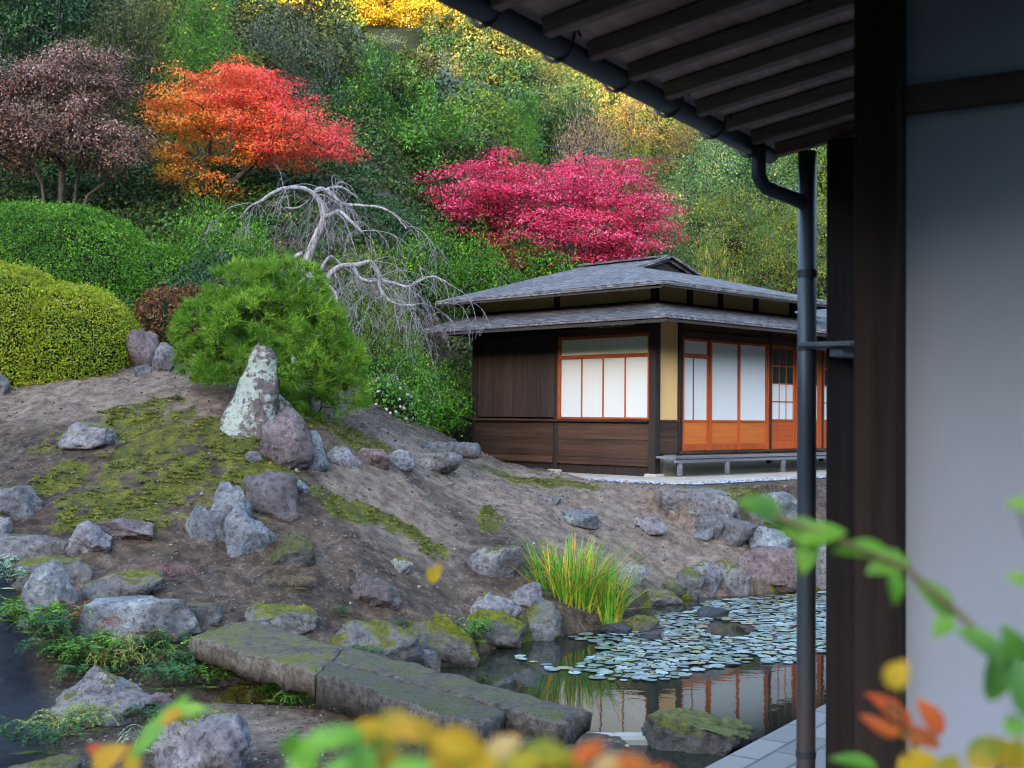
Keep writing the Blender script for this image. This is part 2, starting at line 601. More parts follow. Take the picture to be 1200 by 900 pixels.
NX0, NX1, NY0, NY1, NR = -14.0, 16.0, 4.0, 32.0, 0.075
gx = np.arange(NX0, NX1 + NR / 2, NR)
gy = np.arange(NY0, NY1 + NR / 2, NR)
GX, GY = np.meshgrid(gx, gy)
X, Y = GX.ravel(), GY.ravel()
Z = rbf(X, Y)
k = sstep(27.5, 31, Y)
Z = Z * (1 - k) + hill(X, Y) * k
P3 = np.c_[X, Y, np.zeros(len(X))]
rough = fbm(P3 * .9, 3, 3) * .10 + fbm(P3 * 3.1, 4, 4) * .06 + np.abs(fbm(P3 * 5.5, 3, 5)) * .05
lx, ly = house_local(X, Y)
ddx = np.maximum(np.maximum(-1.55 - lx, lx - 9.5), 0)
ddy = np.maximum(np.maximum(-1.9 - ly, ly - 5.4), 0)
hd = np.hypot(ddx, ddy)
hk = 1 - sstep(0.0, 1.0, hd)
Z = (Z + rough) * (1 - hk) + HZ * hk
sd = poly_sd(X, Y, POND)
# a raised bank outside, the bed inside
Z = np.where(sd < 0, np.minimum(Z, -.02 - .5 * sstep(0, .7, -sd)), np.maximum(Z, np.minimum(sd * .9, .16) + rough * .3))
Z = np.where((sd > 0) & (hk < .02), np.minimum(Z, .14 + sd * .62 + rough * .5), Z)
# ground kept under the paving and the pavilion
pn = Vector((PD.y, -PD.x, 0))
pd = (X - PE0.x) * pn.x + (Y - PE0.y) * pn.y
Z = np.where(pd > -.06, np.where(sd < 0, Z, np.minimum(Z, .3)), Z)
Z = np.where((pd > -.02), np.minimum(Z, .3), Z)
ZG = Z.reshape(GX.shape)
def H(x, y):
    i = min(max((x - NX0) / NR, 0), len(gx) - 1.001)
    j = min(max((y - NY0) / NR, 0), len(gy) - 1.001)
    if y > NY1:
        return float(hill(np.array([x]), np.array([y]))[0])
    a, b = int(i), int(j)
    u, v = i - a, j - b
    return float((ZG[b, a] * (1 - u) + ZG[b, a + 1] * u) * (1 - v) + (ZG[b + 1, a] * (1 - u) + ZG[b + 1, a + 1] * u) * v)
def hit(px, py, y0=7.0, y1=75.0):
    Yd = y0
    while Yd < y1:
        p = at(px, py, Yd)
        if p.z <= H(p.x, p.y):
            return p
        Yd += .02 if Yd < 26 else .2
    return at(px, py, y1)

# masks: moss, wet rock, pale swept soil
MOSS = [(235,520,1.25,.5),(160,490,.8,.35),(270,555,.75,.35),(200,560,.6,.25),(120,580,.5,.25),(70,560,.35,.2),(110,605,.45,.16),(170,600,.35,.14),(60,520,.3,.2),(320,545,.4,.25),
        (400,595,.45,.14),(440,608,.35,.1),(370,490,.6,.3),(420,515,.5,.3),(330,478,.5,.3),(575,610,.22,.25),(505,645,.25,.12),(650,565,.9,.12),(870,582,.7,.15),(10,680,.5,.3),(30,710,.4,.2),(590,556,.6,.1),(480,625,.3,.1)]
moss = np.zeros(len(X))
mn = fbm(P3 * 2.3, 4, 9)
for px, py, rx, ry in MOSS:
    p = hit(px, py)
    ry_ = ry * 2.2
    q = ((X - p.x) / rx) ** 2 + ((Y - p.y) / ry_) ** 2
    moss = np.maximum(moss, 1 - sstep(.35, 1.25, q))
moss = np.clip(moss * .9 + (mn * .95 + fbm(P3 * 7, 3, 10) * .6 - .16) * (moss > 0.02), 0, 1) * (sd > .05)
moss = np.maximum(moss, (1 - sstep(.02, .38, sd)) * sstep(.0, .4, mn + fbm(P3 * 1.1, 2, 13) * .8) * (X < 6) * .8)
WETP = [on_z(px, py, 0.2) for px, py in [(-200,738),(0,742),(22,752),(48,800),(66,822),(70,850),(58,880),(30,905),(-200,910)]]
wet = 1 - sstep(-.12, .1, poly_sd(X, Y, np.array([(p.x, p.y) for p in WETP])))
pale = np.zeros(len(X))
for px, py, rx, ry in [(640,590,2.2,1.2),(740,600,1.5,1.0),(560,570,1.6,.9),(830,650,.9,.6),(760,650,1.0,.6),(120,455,2.5,.9),(210,460,1.4,.8),(460,600,1.0,.8),(690,570,2.0,.8),(310,850,.9,.5)]:
    p = hit(px, py)
    q = ((X - p.x) / rx) ** 2 + ((Y - p.y) / (ry * 1.5)) ** 2
    pale = np.maximum(pale, 1 - sstep(.2, 1.2, q))
pale = np.clip(pale + mn * .5 * (pale > .02), 0, 1)
Zt = Z + moss * np.abs(fbm(P3 * 9, 3, 12)) * .05 + wet * fbm(P3 * 5, 3, 14) * .02
ZG2 = Zt.reshape(GX.shape)
ny, nx = GX.shape
ii = (np.arange(ny - 1)[:, None] * nx + np.arange(nx - 1)[None]).ravel()
Q = np.c_[ii, ii + 1, ii + nx + 1, ii + nx]

def ground_material():
    t = MT('garden_soil')
    at_ = t.N.new('ShaderNodeVertexColor'); at_.layer_name = 'mask'
    sp = t.N.new('ShaderNodeSeparateColor')
    t.L.new(at_.outputs['Color'], sp.inputs[0])
    p = t.co()
    n1 = t.noise(p, .9, 7, .6)
    n2 = t.noise(p, 6.5, 9, .68)
    n3 = t.noise(p, 38, 6, .75)
    n4 = t.noise(p, 120, 3, .7)
    f = t.math('ADD', t.math('MULTIPLY', n1, .4), t.math('MULTIPLY', n2, .6))
    c = t.ramp(f, [(.36, (.018, .010, .007)), (.46, (.066, .042, .029)), (.56, (.138, .09, .062)), (.66, (.26, .182, .13))])
    c = t.mix(t.math('MULTIPLY', sp.outputs[2], .75), c, t.ramp(n2, [(.34, (.13, .088, .068)), (.66, (.42, .31, .24))]))
    vo = t.n('ShaderNodeTexVoronoi', Scale=34.0)
    t.L.new(p, vo.inputs['Vector'])
    grit = t.ramp(vo.outputs['Color'], [(.72, 0.0), (.82, .4)])
    c = t.mix(t.math('MULTIPLY', grit, t.ramp(n2, [(.4, .1), (.65, 1.0)])), c, (.33, .29, .27))
    c = t.mix(t.ramp(n3, [(.5, 0.0), (.72, .65)]), c, (.028, .021, .02))
    nd_ = t.noise(p, 2.1, 6, .7)
    c = t.mix(t.math('MULTIPLY', t.ramp(nd_, [(.5, 0.0), (.66, .55)]), t.ramp(n3, [(.42, 0.0), (.6, 1.0)])), c, (.10, .085, .03))
    mf = t.ramp(t.math('ADD', sp.outputs[0], t.math('ADD', t.math('MULTIPLY', t.math('SUBTRACT', n2, .5), 2.2), t.math('MULTIPLY', t.math('SUBTRACT', n3, .5), 1.0))), [(.42, 0.0), (.62, 1.0)])
    mc = t.ramp(t.math('ADD', t.math('MULTIPLY', n3, .5), t.math('MULTIPLY', n2, .5)), [(.36, (.014, .018, .003)), (.5, (.085, .085, .008)), (.64, (.24, .215, .018))])
    c = t.mix(mf, c, mc)
    wc = t.ramp(n2, [(.35, (.002, .003, .006)), (.65, (.010, .012, .021))])
    c = t.mix(sp.outputs[1], c, wc)
    r = t.math('SUBTRACT', .92, t.math('MULTIPLY', sp.outputs[1], .42))
    nb = t.bump(n2, 1.0, .13)
    nb = t.bump(n3, 1.0, .04, nb)
    nb = t.bump(n4, .5, .008, nb)
    t.set(color=c, rough=r, spec=.25, normal=nb)
    return t.m
M_SOIL = ground_material()
me = mesh_np('garden_ground', np.c_[X, Y, Zt], Q, mats=[M_SOIL], smooth=True)
ca = me.color_attributes.new('mask', 'FLOAT_COLOR', 'POINT')
ca.data.foreach_set('color', np.c_[moss, wet, pale, np.ones(len(X))].astype(np.float32).ravel())
tag(obj('ground', me), kind='structure')

# wide terrain: the hillside in front, level land, and an unseen ridge behind the camera, shaped to shade the garden
fx = np.arange(-320, 321, 4.0)
fy = np.arange(-320, 321, 4.0)
FX, FY = np.meshgrid(fx, fy)
x, y = FX.ravel(), FY.ravel()
z = np.where(y > 18, hill(x, y), .2)
z = np.where(y <= 18, .2 + sstep(-90, -210, y) * 66.5, z)
z = z + sstep(50, 170, np.abs(x)) * 60 * sstep(-150, -40, y) + sstep(60, 220, np.abs(x)) * 30 * (1 - sstep(-150, -40, y))  # side hills, largely unseen, raised so the light falls more from above
z += fbm(np.c_[x, y, 0 * x] * .02, 4, 21) * 3.0 * sstep(14, 40, np.maximum(np.abs(x), np.abs(y - 18)))
inside = (x > NX0 - 1) & (x < NX1 + 1) & (y > NY0 - 1) & (y < NY1 - .5)
z = np.where(inside, z - 3.5, z)
ny, nx = FX.shape
ii = (np.arange(ny - 1)[:, None] * nx + np.arange(nx - 1)[None]).ravel()
t = MT('forest_floor')
n1 = t.noise(t.co(), .35, 7, .65)
n2 = t.noise(t.co(), 3.0, 6, .7)
t.set(color=t.ramp(t.math('ADD', t.math('MULTIPLY', n1, .5), t.math('MULTIPLY', n2, .5)), [(.35, (.005, .008, .003)), (.55, (.014, .02, .006)), (.7, (.035, .035, .012))]), rough=.95, spec=.1, normal=t.bump(n2, .9, .5))
tag(obj('hillside', mesh_np('hillside', np.c_[x, y, z], np.c_[ii, ii + 1, ii + nx + 1, ii + nx], mats=[t.m], smooth=True)), kind='structure')

# water
t = MT('pond_water')
n1 = t.noise(t.map((1, 1.6, 1)), 5.0, 3, .5)
n2 = t.noise(t.co(), 1.3, 2, .5)
t.set(color=t.ramp(t.noise(t.co(), .8, 3), [(.35, (.006, .009, .007)), (.7, (.016, .02, .013))]), rough=.015, spec=.5, ior=1.47, normal=t.bump(t.math('ADD', n1, n2), .028, .03))
wp = np.array(POND)
cen = wp.mean(0)
mb = MB()
wp_o = [(-9, 7.6), (-4.5, 10.4), (-3.2, 10.35)] + [tuple(p) for p in POND[1:14]] + [(9.5, 18.0)]
e2 = PE0 + PD * 13
wp_o += [(e2.x, e2.y), (PE0.x - PD.x * 3, PE0.y - PD.y * 3), (-9, 5.0)]
mb.poly([(p[0] + (0.25 if 2 < i < 16 else 0) * 0, p[1] + (.3 if 2 < i < 17 else 0), 0.0) for i, p in enumerate(wp_o)])
tag(mb.build('water', t.m), kind='structure')

# paved path beside the pond, its bricks running with the edge
t = MT('paving')
br = t.n('ShaderNodeTexBrick', Scale=1.0, Mortar__Size=.012, Brick__Width=.46, Row__Height=.2)
br.offset = .5
t.L.new(t.co(), br.inputs['Vector'])
t.put(br.inputs['Color1'], (.145, .13, .124)); t.put(br.inputs['Color2'], (.09, .083, .08)); t.put(br.inputs['Mortar'], (.04, .036, .034))
n1 = t.noise(t.co(), 4, 7, .65)
c = t.mix(t.ramp(n1, [(.4, 0.0), (.75, .5)]), br.outputs[0], (.12, .115, .105))
t.set(color=c, rough=.8, spec=.25, normal=t.bump(br.outputs['Fac'], -.5, .01, t.bump(n1, .3, .01)))
ang = math.atan2(PD.y, PD.x)
mb = MB()
mb.box(-8, 14, -3.2, 0, -.75, 0, bev=.01)
p = mb.build('path', t.m, loc=(PE0.x, PE0.y, .4))
p.rotation_euler = (0, 0, ang)
tag(p, kind='structure')

# ================================================================== TEA HOUSE
M_DARKV = wood_mat('dark_board_upright', (.010, .006, .005), (.048, .028, .022), 'Z', 34, .5)
M_DARKY = wood_mat('dark_board_level', (.007, .004, .003), (.072, .033, .018), 'Y', 30, .5)
M_DARKX = wood_mat('dark_board_cross', (.007, .004, .003), (.072, .033, .018), 'X', 30, .5)
M_POST = wood_mat('post_wood', (.007, .005, .0045), (.026, .016, .013), 'Z', 30, .3)
M_ORV = wood_mat('cedar_frame_upright', (.24, .042, .010), (.40, .080, .018), 'Z', 30, .2, .45)
M_ORX = wood_mat('cedar_frame_cross', (.22, .040, .010), (.38, .075, .018), 'X', 30, .2, .45)
M_ORY = wood_mat('cedar_frame_along', (.22, .040, .010), (.38, .075, .018), 'Y', 30, .2, .45)
M_PANEL = wood_mat('cedar_panel', (.27, .055, .010), (.50, .135, .026), 'X', 18, .25, .45)
M_TAN = plain_mat('ochre_plaster', (.58, .365, .16), .9, .1, .07, 3, .15)
M_GREYW = wood_mat('weathered_rail', (.05, .05, .055), (.15, .15, .165), 'X', 30, .25, .6)
M_CONC = plain_mat('concrete', (.24, .225, .2), .9, .15, .14, 2.2, .3)
M_STONEPALE = plain_mat('base_stone', (.33, .29, .25), .9, .15, .2, 6, .4)
M_EAVE = wood_mat('eave_wood', (.014, .010, .008), (.04, .028, .023), 'X', 30, .3)
def paper_mat(name, col):
    t = MT(name)
    n = t.noise(t.co(), 55, 4, .6)
    n2 = t.noise(t.co(), 1.4, 3, .5)
    c = t.mix(n, tuple(x * .97 for x in col), col)
    c = t.mix(t.math('MULTIPLY', n2, .18), c, tuple(x * .8 for x in col))
    t.set(color=c, rough=.55, spec=.35, normal=t.bump(n, .05, .002))
    return t.m
M_PAPER = paper_mat('shoji_paper', (.54, .54, .535))
M_PAPER2 = paper_mat('transom_paper', (.62, .62, .52))
def glass_mat():
    t = MT('window_glass')
    t.set(color=(.02, .02, .02), rough=.04, spec=.6)
    return t.m
M_GLASS = glass_mat()
def roof_mat():
    t = MT('shingle_roof')
    sx = t.N.new('ShaderNodeSeparateXYZ')
    t.L.new(t.co(), sx.inputs[0])
    row = t.math('DIVIDE', sx.outputs[2], .036)
    fr = t.math('FRACT', row)
    fl = t.math('FLOOR', row)
    cm = t.n('ShaderNodeCombineXYZ', X=t.math('MULTIPLY', sx.outputs[0], 6.0), Y=t.math('MULTIPLY', sx.outputs[1], 6.0), Z=t.math('MULTIPLY', fl, 3.7))
    cell = t.n('ShaderNodeTexVoronoi', Scale=1.6)
    t.L.new(cm.outputs[0], cell.inputs['Vector'])
    sc = t.N.new('ShaderNodeSeparateColor')
    t.L.new(cell.outputs['Color'], sc.inputs[0])
    n1 = t.noise(t.co(), 1.2, 5, .6)
    c = t.ramp(sc.outputs[0], [(0, (.05, .044, .046)), (.5, (.092, .083, .085)), (1, (.17, .155, .155))])
    c = t.mix(t.ramp(n1, [(.4, 0.0), (.7, .5)]), c, (.06, .056, .06))
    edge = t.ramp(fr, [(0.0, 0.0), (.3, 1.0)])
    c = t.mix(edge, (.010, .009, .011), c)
    h = t.math('ADD', t.math('SUBTRACT', 1.0, fr), t.math('MULTIPLY', sc.outputs[1], .35))
    t.set(color=c, rough=.75, spec=.12, normal=t.bump(h, 1.0, .02))
    return t.m
M_ROOF = roof_mat()

TH = thing('tea_house', 'low wooden tea house with paper screens and two tiers of grey shingled roof', 'house', (HC.x, HC.y, HZ), math.pi / 4)
LW, RW = 4.62, 9.2
def part(mb, name, mat, parent=None, smooth=False):
    return mb.build(name, mat, TH if parent is None else parent, smooth)
# frame posts
for (px, py, w, z0) in [(.05, .05, .15, 0.07), (.06, 2.36, .10, .07), (.06, LW - .06, .12, .07), (.74, .05, .10, .2), (3.56, .05, .10, .2), (5.45, .05, .10, .2), (7.3, .05, .11, .2), (RW, .05, .12, .2)]:
    part(MB().box(px - w / 2, px + w / 2, py - w / 2, py + w / 2, z0, 2.98, bev=.008), 'post', M_POST)
for (px, py) in [(.05, .05), (.06, 2.36), (.06, LW - .06)]:
    b = MB()
    b.box(px - .14, px + .14, py - .14, py + .14, -.05, .085, bev=.03)
    part(b, 'base_stone', M_STONEPALE)
# left wall: upright boards over a wainscot of level boards
b = MB()
ys = [2.42, 2.98, 3.5, 4.02, 4.50]
for y0, y1 in zip(ys, ys[1:]):
    b.box(.05, .075, y0 + .004, y1 - .004, 1.05, 2.9)
part(b, 'board_wall', M_DARKV)
b = MB()
for y0, y1 in ((.13, 2.30), (2.42, 4.50)):
    zz = [.2, .33, .66, .97]
    for z0, z1 in zip(zz, zz[1:]):
        b.box(.02 - (.012 if z0 < .3 else 0), .05, y0, y1, z0 + .003, z1 - .003)
part(b, 'wainscot', M_DARKY)
b = MB()
b.box(-.05, .10, .125, LW + .03, .972, 1.02, bev=.006)
part(b, 'sill_rail', M_DARKY)
b = MB()
b.box(-.01, .11, .125, 2.31, 2.53, 2.66); b.box(-.01, .11, 2.41, LW - .12, 2.53, 2.60)
b.box(-.02, .10, -.03, LW + .05, 2.86, 3.03)
part(b, 'lintel', M_DARKY)
b = MB(); b.box(.06, .10, .13, 4.5, .02, .19)
part(b, 'underfloor_board', M_POST)
# left window
w = part(MB().box(.005, .055, .14, 2.30, 1.022, 1.055, bev=.004).box(.005, .055, .14, 2.30, 2.12, 2.185, bev=.004).box(.005, .055, .14, 2.30, 2.475, 2.528, bev=.004)
         .box(.003, .057, 2.235, 2.305, 1.02, 2.53, bev=.004).box(.003, .057, .13, .175, 1.02, 2.53, bev=.004), 'window', M_ORY)
for k in range(4):
    y0 = .178 + k * .514
    b = MB().box(.035, .045, y0 + .004, y0 + .510, 1.057, 2.118)
    b.build('paper_screen', M_PAPER, w)
    if k:
        MB().box(.016, .05, y0 - .013, y0 + .013, 1.056, 2.119, bev=.003).build('muntin', M_ORV, w)
MB().box(.036, .046, .178, 2.232, 2.187, 2.473).build('transom', M_PAPER2, w)
# end wall, hidden far end and inside
b = MB()
b.box(.14, 5.0, LW - .06, LW - .02, .1, 2.95)
b.box(.2, RW, LW - .5, LW - .45, .2, 2.95)
part(b, 'rear_wall', M_DARKX)
# right wall: ochre panel, screens, lattice doors
part(MB().box(.128, .688, .045, .075, 1.02, 2.86), 'plaster_panel', M_TAN)
b = MB()
for z0, z1 in ((.42, .70), (.70, .985)):
    b.box(.128, .688, .03, .06, z0 + .003, z1 - .003)
b.box(.128, .688, .01, .07, .987, 1.018)
part(b, 'panel_wainscot', M_DARKX)
b = MB()
b.box(-.03, RW, -.03, .085, 2.86, 3.032); b.box(.69, RW, .0, .1, 2.49, 2.60)
part(b, 'front_lintel', M_DARKX)
part(MB().box(.8, RW, .03, .06, 2.60, 2.86), 'upper_board', M_DARKX)
b = MB(); b.box(.69, RW, -.02, .1, .415, .468, bev=.005)
part(b, 'door_track', M_DARKX)
def screen(x0, x1, y, name='sliding_screen', zs=(.472, 1.0, 2.48), transom=None, mid=False):
    f = MB()
    fw = .04
    f.box(x0, x0 + fw, y, y + .03, zs[0], zs[2], bev=.003); f.box(x1 - fw, x1, y, y + .03, zs[0], zs[2], bev=.003)
    f.box(x0 + fw, x1 - fw, y + .001, y + .029, zs[2] - .045, zs[2], bev=.003)
    f.box(x0 + fw, x1 - fw, y + .001, y + .029, zs[0], zs[0] + .12, bev=.003)
    f.box(x0 + fw, x1 - fw, y + .001, y + .029, zs[1] - .018, zs[1] + .022, bev=.003)
    top = zs[2] - .045
    if transom:
        f.box(x0 + fw, x1 - fw, y - .004, y + .034, transom, transom + .075, bev=.003)
        top = transom
    o = part(f, name, M_ORV)
    MB().box(x0 + fw, x1 - fw, y + .014, y + .022, zs[0] + .12, zs[1] - .018).build('lower_panel', M_PANEL, o)
    MB().box(x0 + fw, x1 - fw, y + .014, y + .020, zs[1] + .022, top).build('paper', M_PAPER, o)
    if transom:
        MB().box(x0 + fw, x1 - fw, y + .014, y + .020, transom + .075, zs[2] - .045).build('transom', M_PAPER, o)
    if mid:
        xm = x0 + (x1 - x0) * .42
        MB().box(xm - .014, xm + .014, y + .004, y + .028, zs[1] + .022, top, bev=.002).build('muntin', M_ORV, o)
    return o
for x0, x1 in ((.79, .83), (1.60, 1.66), (3.46, 3.51), (4.46, 4.52), (5.36, 5.40)):
    part(MB().box(x0, x1, -.005, .09, .47, 2.488, bev=.003), 'door_jamb', M_ORV)
screen(.832, 1.598, .035, transom=2.13, mid=True)
screen(1.662, 2.585, .05)
screen(2.545, 3.458, .018)
def lattice(x0, x1, y):
    f = MB()
    fw = .055
    f.box(x0, x0 + fw, y, y + .032, .472, 2.48, bev=.003); f.box(x1 - fw, x1, y, y + .032, .472, 2.48, bev=.003)
    for z0, z1 in ((.472, .62), (1.0, 1.045), (2.42, 2.48)):
        f.box(x0 + fw, x1 - fw, y + .001, y + .031, z0, z1, bev=.003)
    o = part(f, 'lattice_door', M_ORV)
    b = MB()
    for q in (1 / 3, 2 / 3):
        xm = x0 + fw + (x1 - x0 - 2 * fw) * q
        b.box(xm - .011, xm + .011, y + .006, y + .026, .62, 1.0); b.box(xm - .011, xm + .011, y + .006, y + .026, 1.045, 2.42)
    for z in (1.39, 1.74, 2.08):
        b.box(x0 + fw, x1 - fw, y + .004, y + .028, z - .011, z + .011)
    b.build('lattice', M_ORV, o)
    MB().box(x0 + fw, x1 - fw, y + .012, y + .018, .622, .998).build('lower_panel', M_ORX, o)
    MB().box(x0 + fw, x1 - fw, y + .013, y + .017, 1.047, 1.74).build('paper', M_PAPER, o)
    MB().box(x0 + fw, x1 - fw, y + .013, y + .017, 1.74, 2.418).build('glass', M_GLASS, o)
lattice(3.62, 4.46, .03); lattice(4.53, 5.36, .03); lattice(5.52, 6.4, .03); lattice(6.38, 7.24, .055)
part(MB().box(7.36, RW - .06, .04, .07, .42, 2.49), 'plaster_panel', M_TAN)
# narrow bench along the right wall
bt = part(MB().box(-.04, RW, -.50, -.28, .352, .395, bev=.006).box(-.04, RW, -.272, -.05, .352, .395, bev=.006).box(-.02, RW, -.47, -.43, .285, .35, bev=.004), 'bench_board', M_GREYW)
for x in (.12, 1.5, 3.3, 5.1, 6.9, 8.7):
    part(MB().box(x - .035, x + .035, -.485, -.415, .045, .284, bev=.005), 'bench_leg', M_GREYW)
    part(MB().box(x - .09, x + .09, -.54, -.36, -.03, .044, bev=.02), 'bench_foot_stone', M_STONEPALE)
part(MB().box(.35, RW, .06, .16, -.1, .41), 'foundation', M_CONC)
# roofs
R1, R2 = (2.15, 1.38, 4.15), (2.15, 3.6, 4.15)
A_, B_, D_, E_ = (-.75, -.75, 3.33), (-.75, 4.9, 3.30), (5.05, -.75, 3.33), (5.05, 4.9, 3.30)
Lf, Rf = (1.27, 1.38, 3.89), (3.03, 1.38, 3.89)
def sub_plane(P, Q, R, S, n):
    """bilinear strip with a slight sag, like an old shingle roof curving to its eave"""
    out = []
    for i in range(n):
        def row(t):
            a = Vector(P).lerp(Vector(S), t); c = Vector(Q).lerp(Vector(R), t)
            s = -.055 * math.sin(math.pi * t)
            return (a.x, a.y, a.z + s), (c.x, c.y, c.z + s)
        a0, c0 = row(i / n); a1, c1 = row((i + 1) / n)
        out.append([a0, c0, c1, a1])
    return out
up = MB()
up.slab([[B_, A_, Lf, R1, R2]], .07)
up.slab([[A_, D_, Rf, Lf]], .07)
up.slab([[D_, E_, R2, R1, Rf]], .07)
up.slab([[E_, B_, R2]], .07)
uo = part(up, 'upper_roof', M_ROOF)
MB().poly([(1.2, 1.46, 3.86), (3.1, 1.46, 3.86), (2.15, 1.46, 4.11)]).build('gable', M_EAVE, uo)
b = MB()
for s in (-1, 1):
    b.bar((2.15, 1.35, 4.175), (2.15 + s * .93, 1.35, 3.885), .10, .05)
b.bar((2.15, 1.30, 4.18), (2.15, 3.66, 4.18), .15, .035)
b.build('ridge_cap', M_ROOF, uo)
b = MB()
b.box(-.74, 5.03, -.735, -.71, 3.222, 3.256); b.box(-.735, -.71, -.71, 4.88, 3.20, 3.232)
b.build('eave_board', M_EAVE, uo)
# upper wall strip between the two roofs
b = MB()
b.box(.06, 4.35, .055, .085, 2.9, 3.44); b.box(.055, .085, .085, LW - .1, 2.9, 3.44)
part(b, 'upper_plaster', M_TAN)
for (px, py) in [(.06, .06), (.06, 2.36), (.06, LW - .1), (1.02, .055), (1.95, .055), (4.35, .055), (3.1, .055)]:
    part(MB().box(px - .055, px + .055, py - .055, py + .055, 2.95, 3.36), 'upper_post', M_POST)
a_, b_, c_ = (-1.1, -1.1, 2.72), (-1.1, 5.0, 2.71), (RW + .5, -1.1, 2.72)
ai, bi, ci = (.05, .05, 3.10), (.05, LW, 3.10), (RW + .5, .05, 3.10)
lo = MB()
lo.slab([[b_, a_, ai, bi]], .055)
lo.slab([[a_, c_, ci, ai]], .055)
lo.slab([[(1.2, 5.0, 2.71), b_, bi, (1.2, LW, 3.10)]], .055)
lr = part(lo, 'lower_roof', M_ROOF)
b = MB(); b.box(-1.085, RW + .5, -1.08, -1.05, 2.605, 2.66); b.box(-1.08, -1.05, -1.05, 4.95, 2.595, 2.65)
b.bar((-1.04, -1.04, 2.65), (.02, .02, 3.0), .08, .07)
b.build('eave_board', M_EAVE, lr)
b = MB(); b.box(-.14, 0, -.14, 0, 2.70, 2.82); b.build('hip_block', M_STONEPALE, lr)
for k in range(13):
    y = .25 + k * .37
    part(MB().bar((-1.04, y, 2.64), (.0, y, 2.99), .04, .05), 'rafter', M_EAVE)
for k in range(24):
    x = .3 + k * .38
    part(MB().bar((x, -1.04, 2.64), (x, .0, 2.99), .04, .05), 'rafter', M_EAVE)
# the wing's roof that rises behind the right wall
wg = MB()
wg.slab([[(4.75, .25, 3.18), (RW + .5, .25, 3.18), (RW + .5, 2.3, 3.74), (4.75, 2.3, 3.74)]], .06)
wg.slab([[(RW + .5, 4.9, 3.0), (4.75, 4.9, 3.0), (4.75, 2.3, 3.74), (RW + .5, 2.3, 3.74)]], .06)
part(wg, 'wing_roof', M_ROOF)
part(MB().box(4.75, RW + .45, 2.2, 2.4, 3.735, 3.80), 'wing_ridge', M_ROOF)
# earthen floor strip under the eaves and the pebble drip line in front of it
t = MT('pale_apron'); n1 = t.noise(t.co(), 2, 6, .6); n2 = t.noise(t.co(), 60, 3, .6)
t.set(color=t.ramp(n1, [(.3, (.25, .21, .175)), (.7, (.40, .345, .285))]), rough=.9, spec=.15, normal=t.bump(n2, .3, .004))
b = MB(); b.box(-1.15, 9.6, -1.35, -.0, -.12, .035, bev=.01); b.box(-1.15, .35, .003, 5.1, -.12, .032, bev=.01)
ap = b.build('pavement', t.m); ap.matrix_world = HM
tag(ap, kind='structure')

# ================================================================== NEAR PAVILION (the photographer stands at its corner)
PVB = PE0                                              # world anchor
# frame: d runs along the eave (away, to the right), q runs from the eave in over the building
dv, qv = Vector((.53, .848, 0)), Vector((.848, -.53, 0))
G0 = Vector((1.13, 5.4, 0))                            # gutter point, local origin
PM = Matrix(((dv.x, qv.x, 0, G0.x), (dv.y, qv.y, 0, G0.y), (0, 0, -1, 0), (0, 0, 0, 1)))   # d x q points down; flipped below
EZ = CAMZ + 1.18                                       # eave height
PV = thing('garden_pavilion', 'dark timber pavilion with deep raftered eave, black gutter and white plaster wall', 'pavilion', (G0.x, G0.y, 0.4), math.atan2(dv.y, dv.x))
# local frame of PV: x along d, y along -q (left of d); z up from the path
ez = EZ - .4
PIT = .17
M_PVW = wood_mat('pavilion_timber', (.004, .0028, .0024), (.024, .0145, .012), 'Z', 26, .25, .75, spec=.15)
M_PVR = wood_mat('pavilion_rafter', (.08, .05, .042), (.24, .155, .13), 'Y', 26, .3, .75)
M_PVB = wood_mat('pavilion_roof_board', (.22, .135, .11), (.46, .31, .265), 'X', 22, .45, .8)
M_PVX = wood_mat('pavilion_beam', (.025, .016, .013), (.075, .048, .04), 'Y', 26, .3, .75)
t = MT('white_wall_plaster'); n1 = t.noise(t.co(), 1.2, 5, .55); n2 = t.noise(t.co(), 90, 4, .6)
vo = t.n('ShaderNodeTexVoronoi', Scale=5.0); t.L.new(t.co(), vo.inputs['Vector'])
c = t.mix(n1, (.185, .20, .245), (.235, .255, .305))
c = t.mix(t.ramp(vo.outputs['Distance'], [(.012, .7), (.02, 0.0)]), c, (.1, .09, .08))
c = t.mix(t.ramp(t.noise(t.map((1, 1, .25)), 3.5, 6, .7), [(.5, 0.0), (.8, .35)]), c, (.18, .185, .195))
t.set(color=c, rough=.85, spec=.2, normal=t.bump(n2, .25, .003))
M_WHITE = t.m
t = MT('black_gutter'); n1 = t.noise(t.co(), 6, 5, .6)
t.set(color=t.ramp(n1, [(.3, (.012, .014, .018)), (.7, (.03, .033, .04))]), rough=.5, spec=.4)
M_GUT = t.m
t = MT('downpipe_metal'); n1 = t.noise(t.map((1, 1, .2)), 7, 6, .65); n2 = t.noise(t.co(), 1.3, 3, .5)
c = t.ramp(n1, [(.35, (.025, .03, .038)), (.7, (.055, .062, .072))])
sp = t.N.new('ShaderNodeSeparateXYZ'); t.L.new(t.co(), sp.inputs[0])
c = t.mix(t.ramp(t.math('ADD', n2, t.math('MULTIPLY', t.math('SUBTRACT', 1.3, sp.outputs[2]), .25)), [(.5, 0.0), (.75, .8)]), c, (.075, .03, .016))
t.set(color=c, rough=.45, spec=.5)
M_PIPE = t.m
def pvp(mb, name, mat, parent=None, smooth=False): return mb.build(name, mat, PV if parent is None else parent, smooth)
X0, X1 = -5.2, .30                                      # roof extent along d
def rz(s): return ez + PIT * s
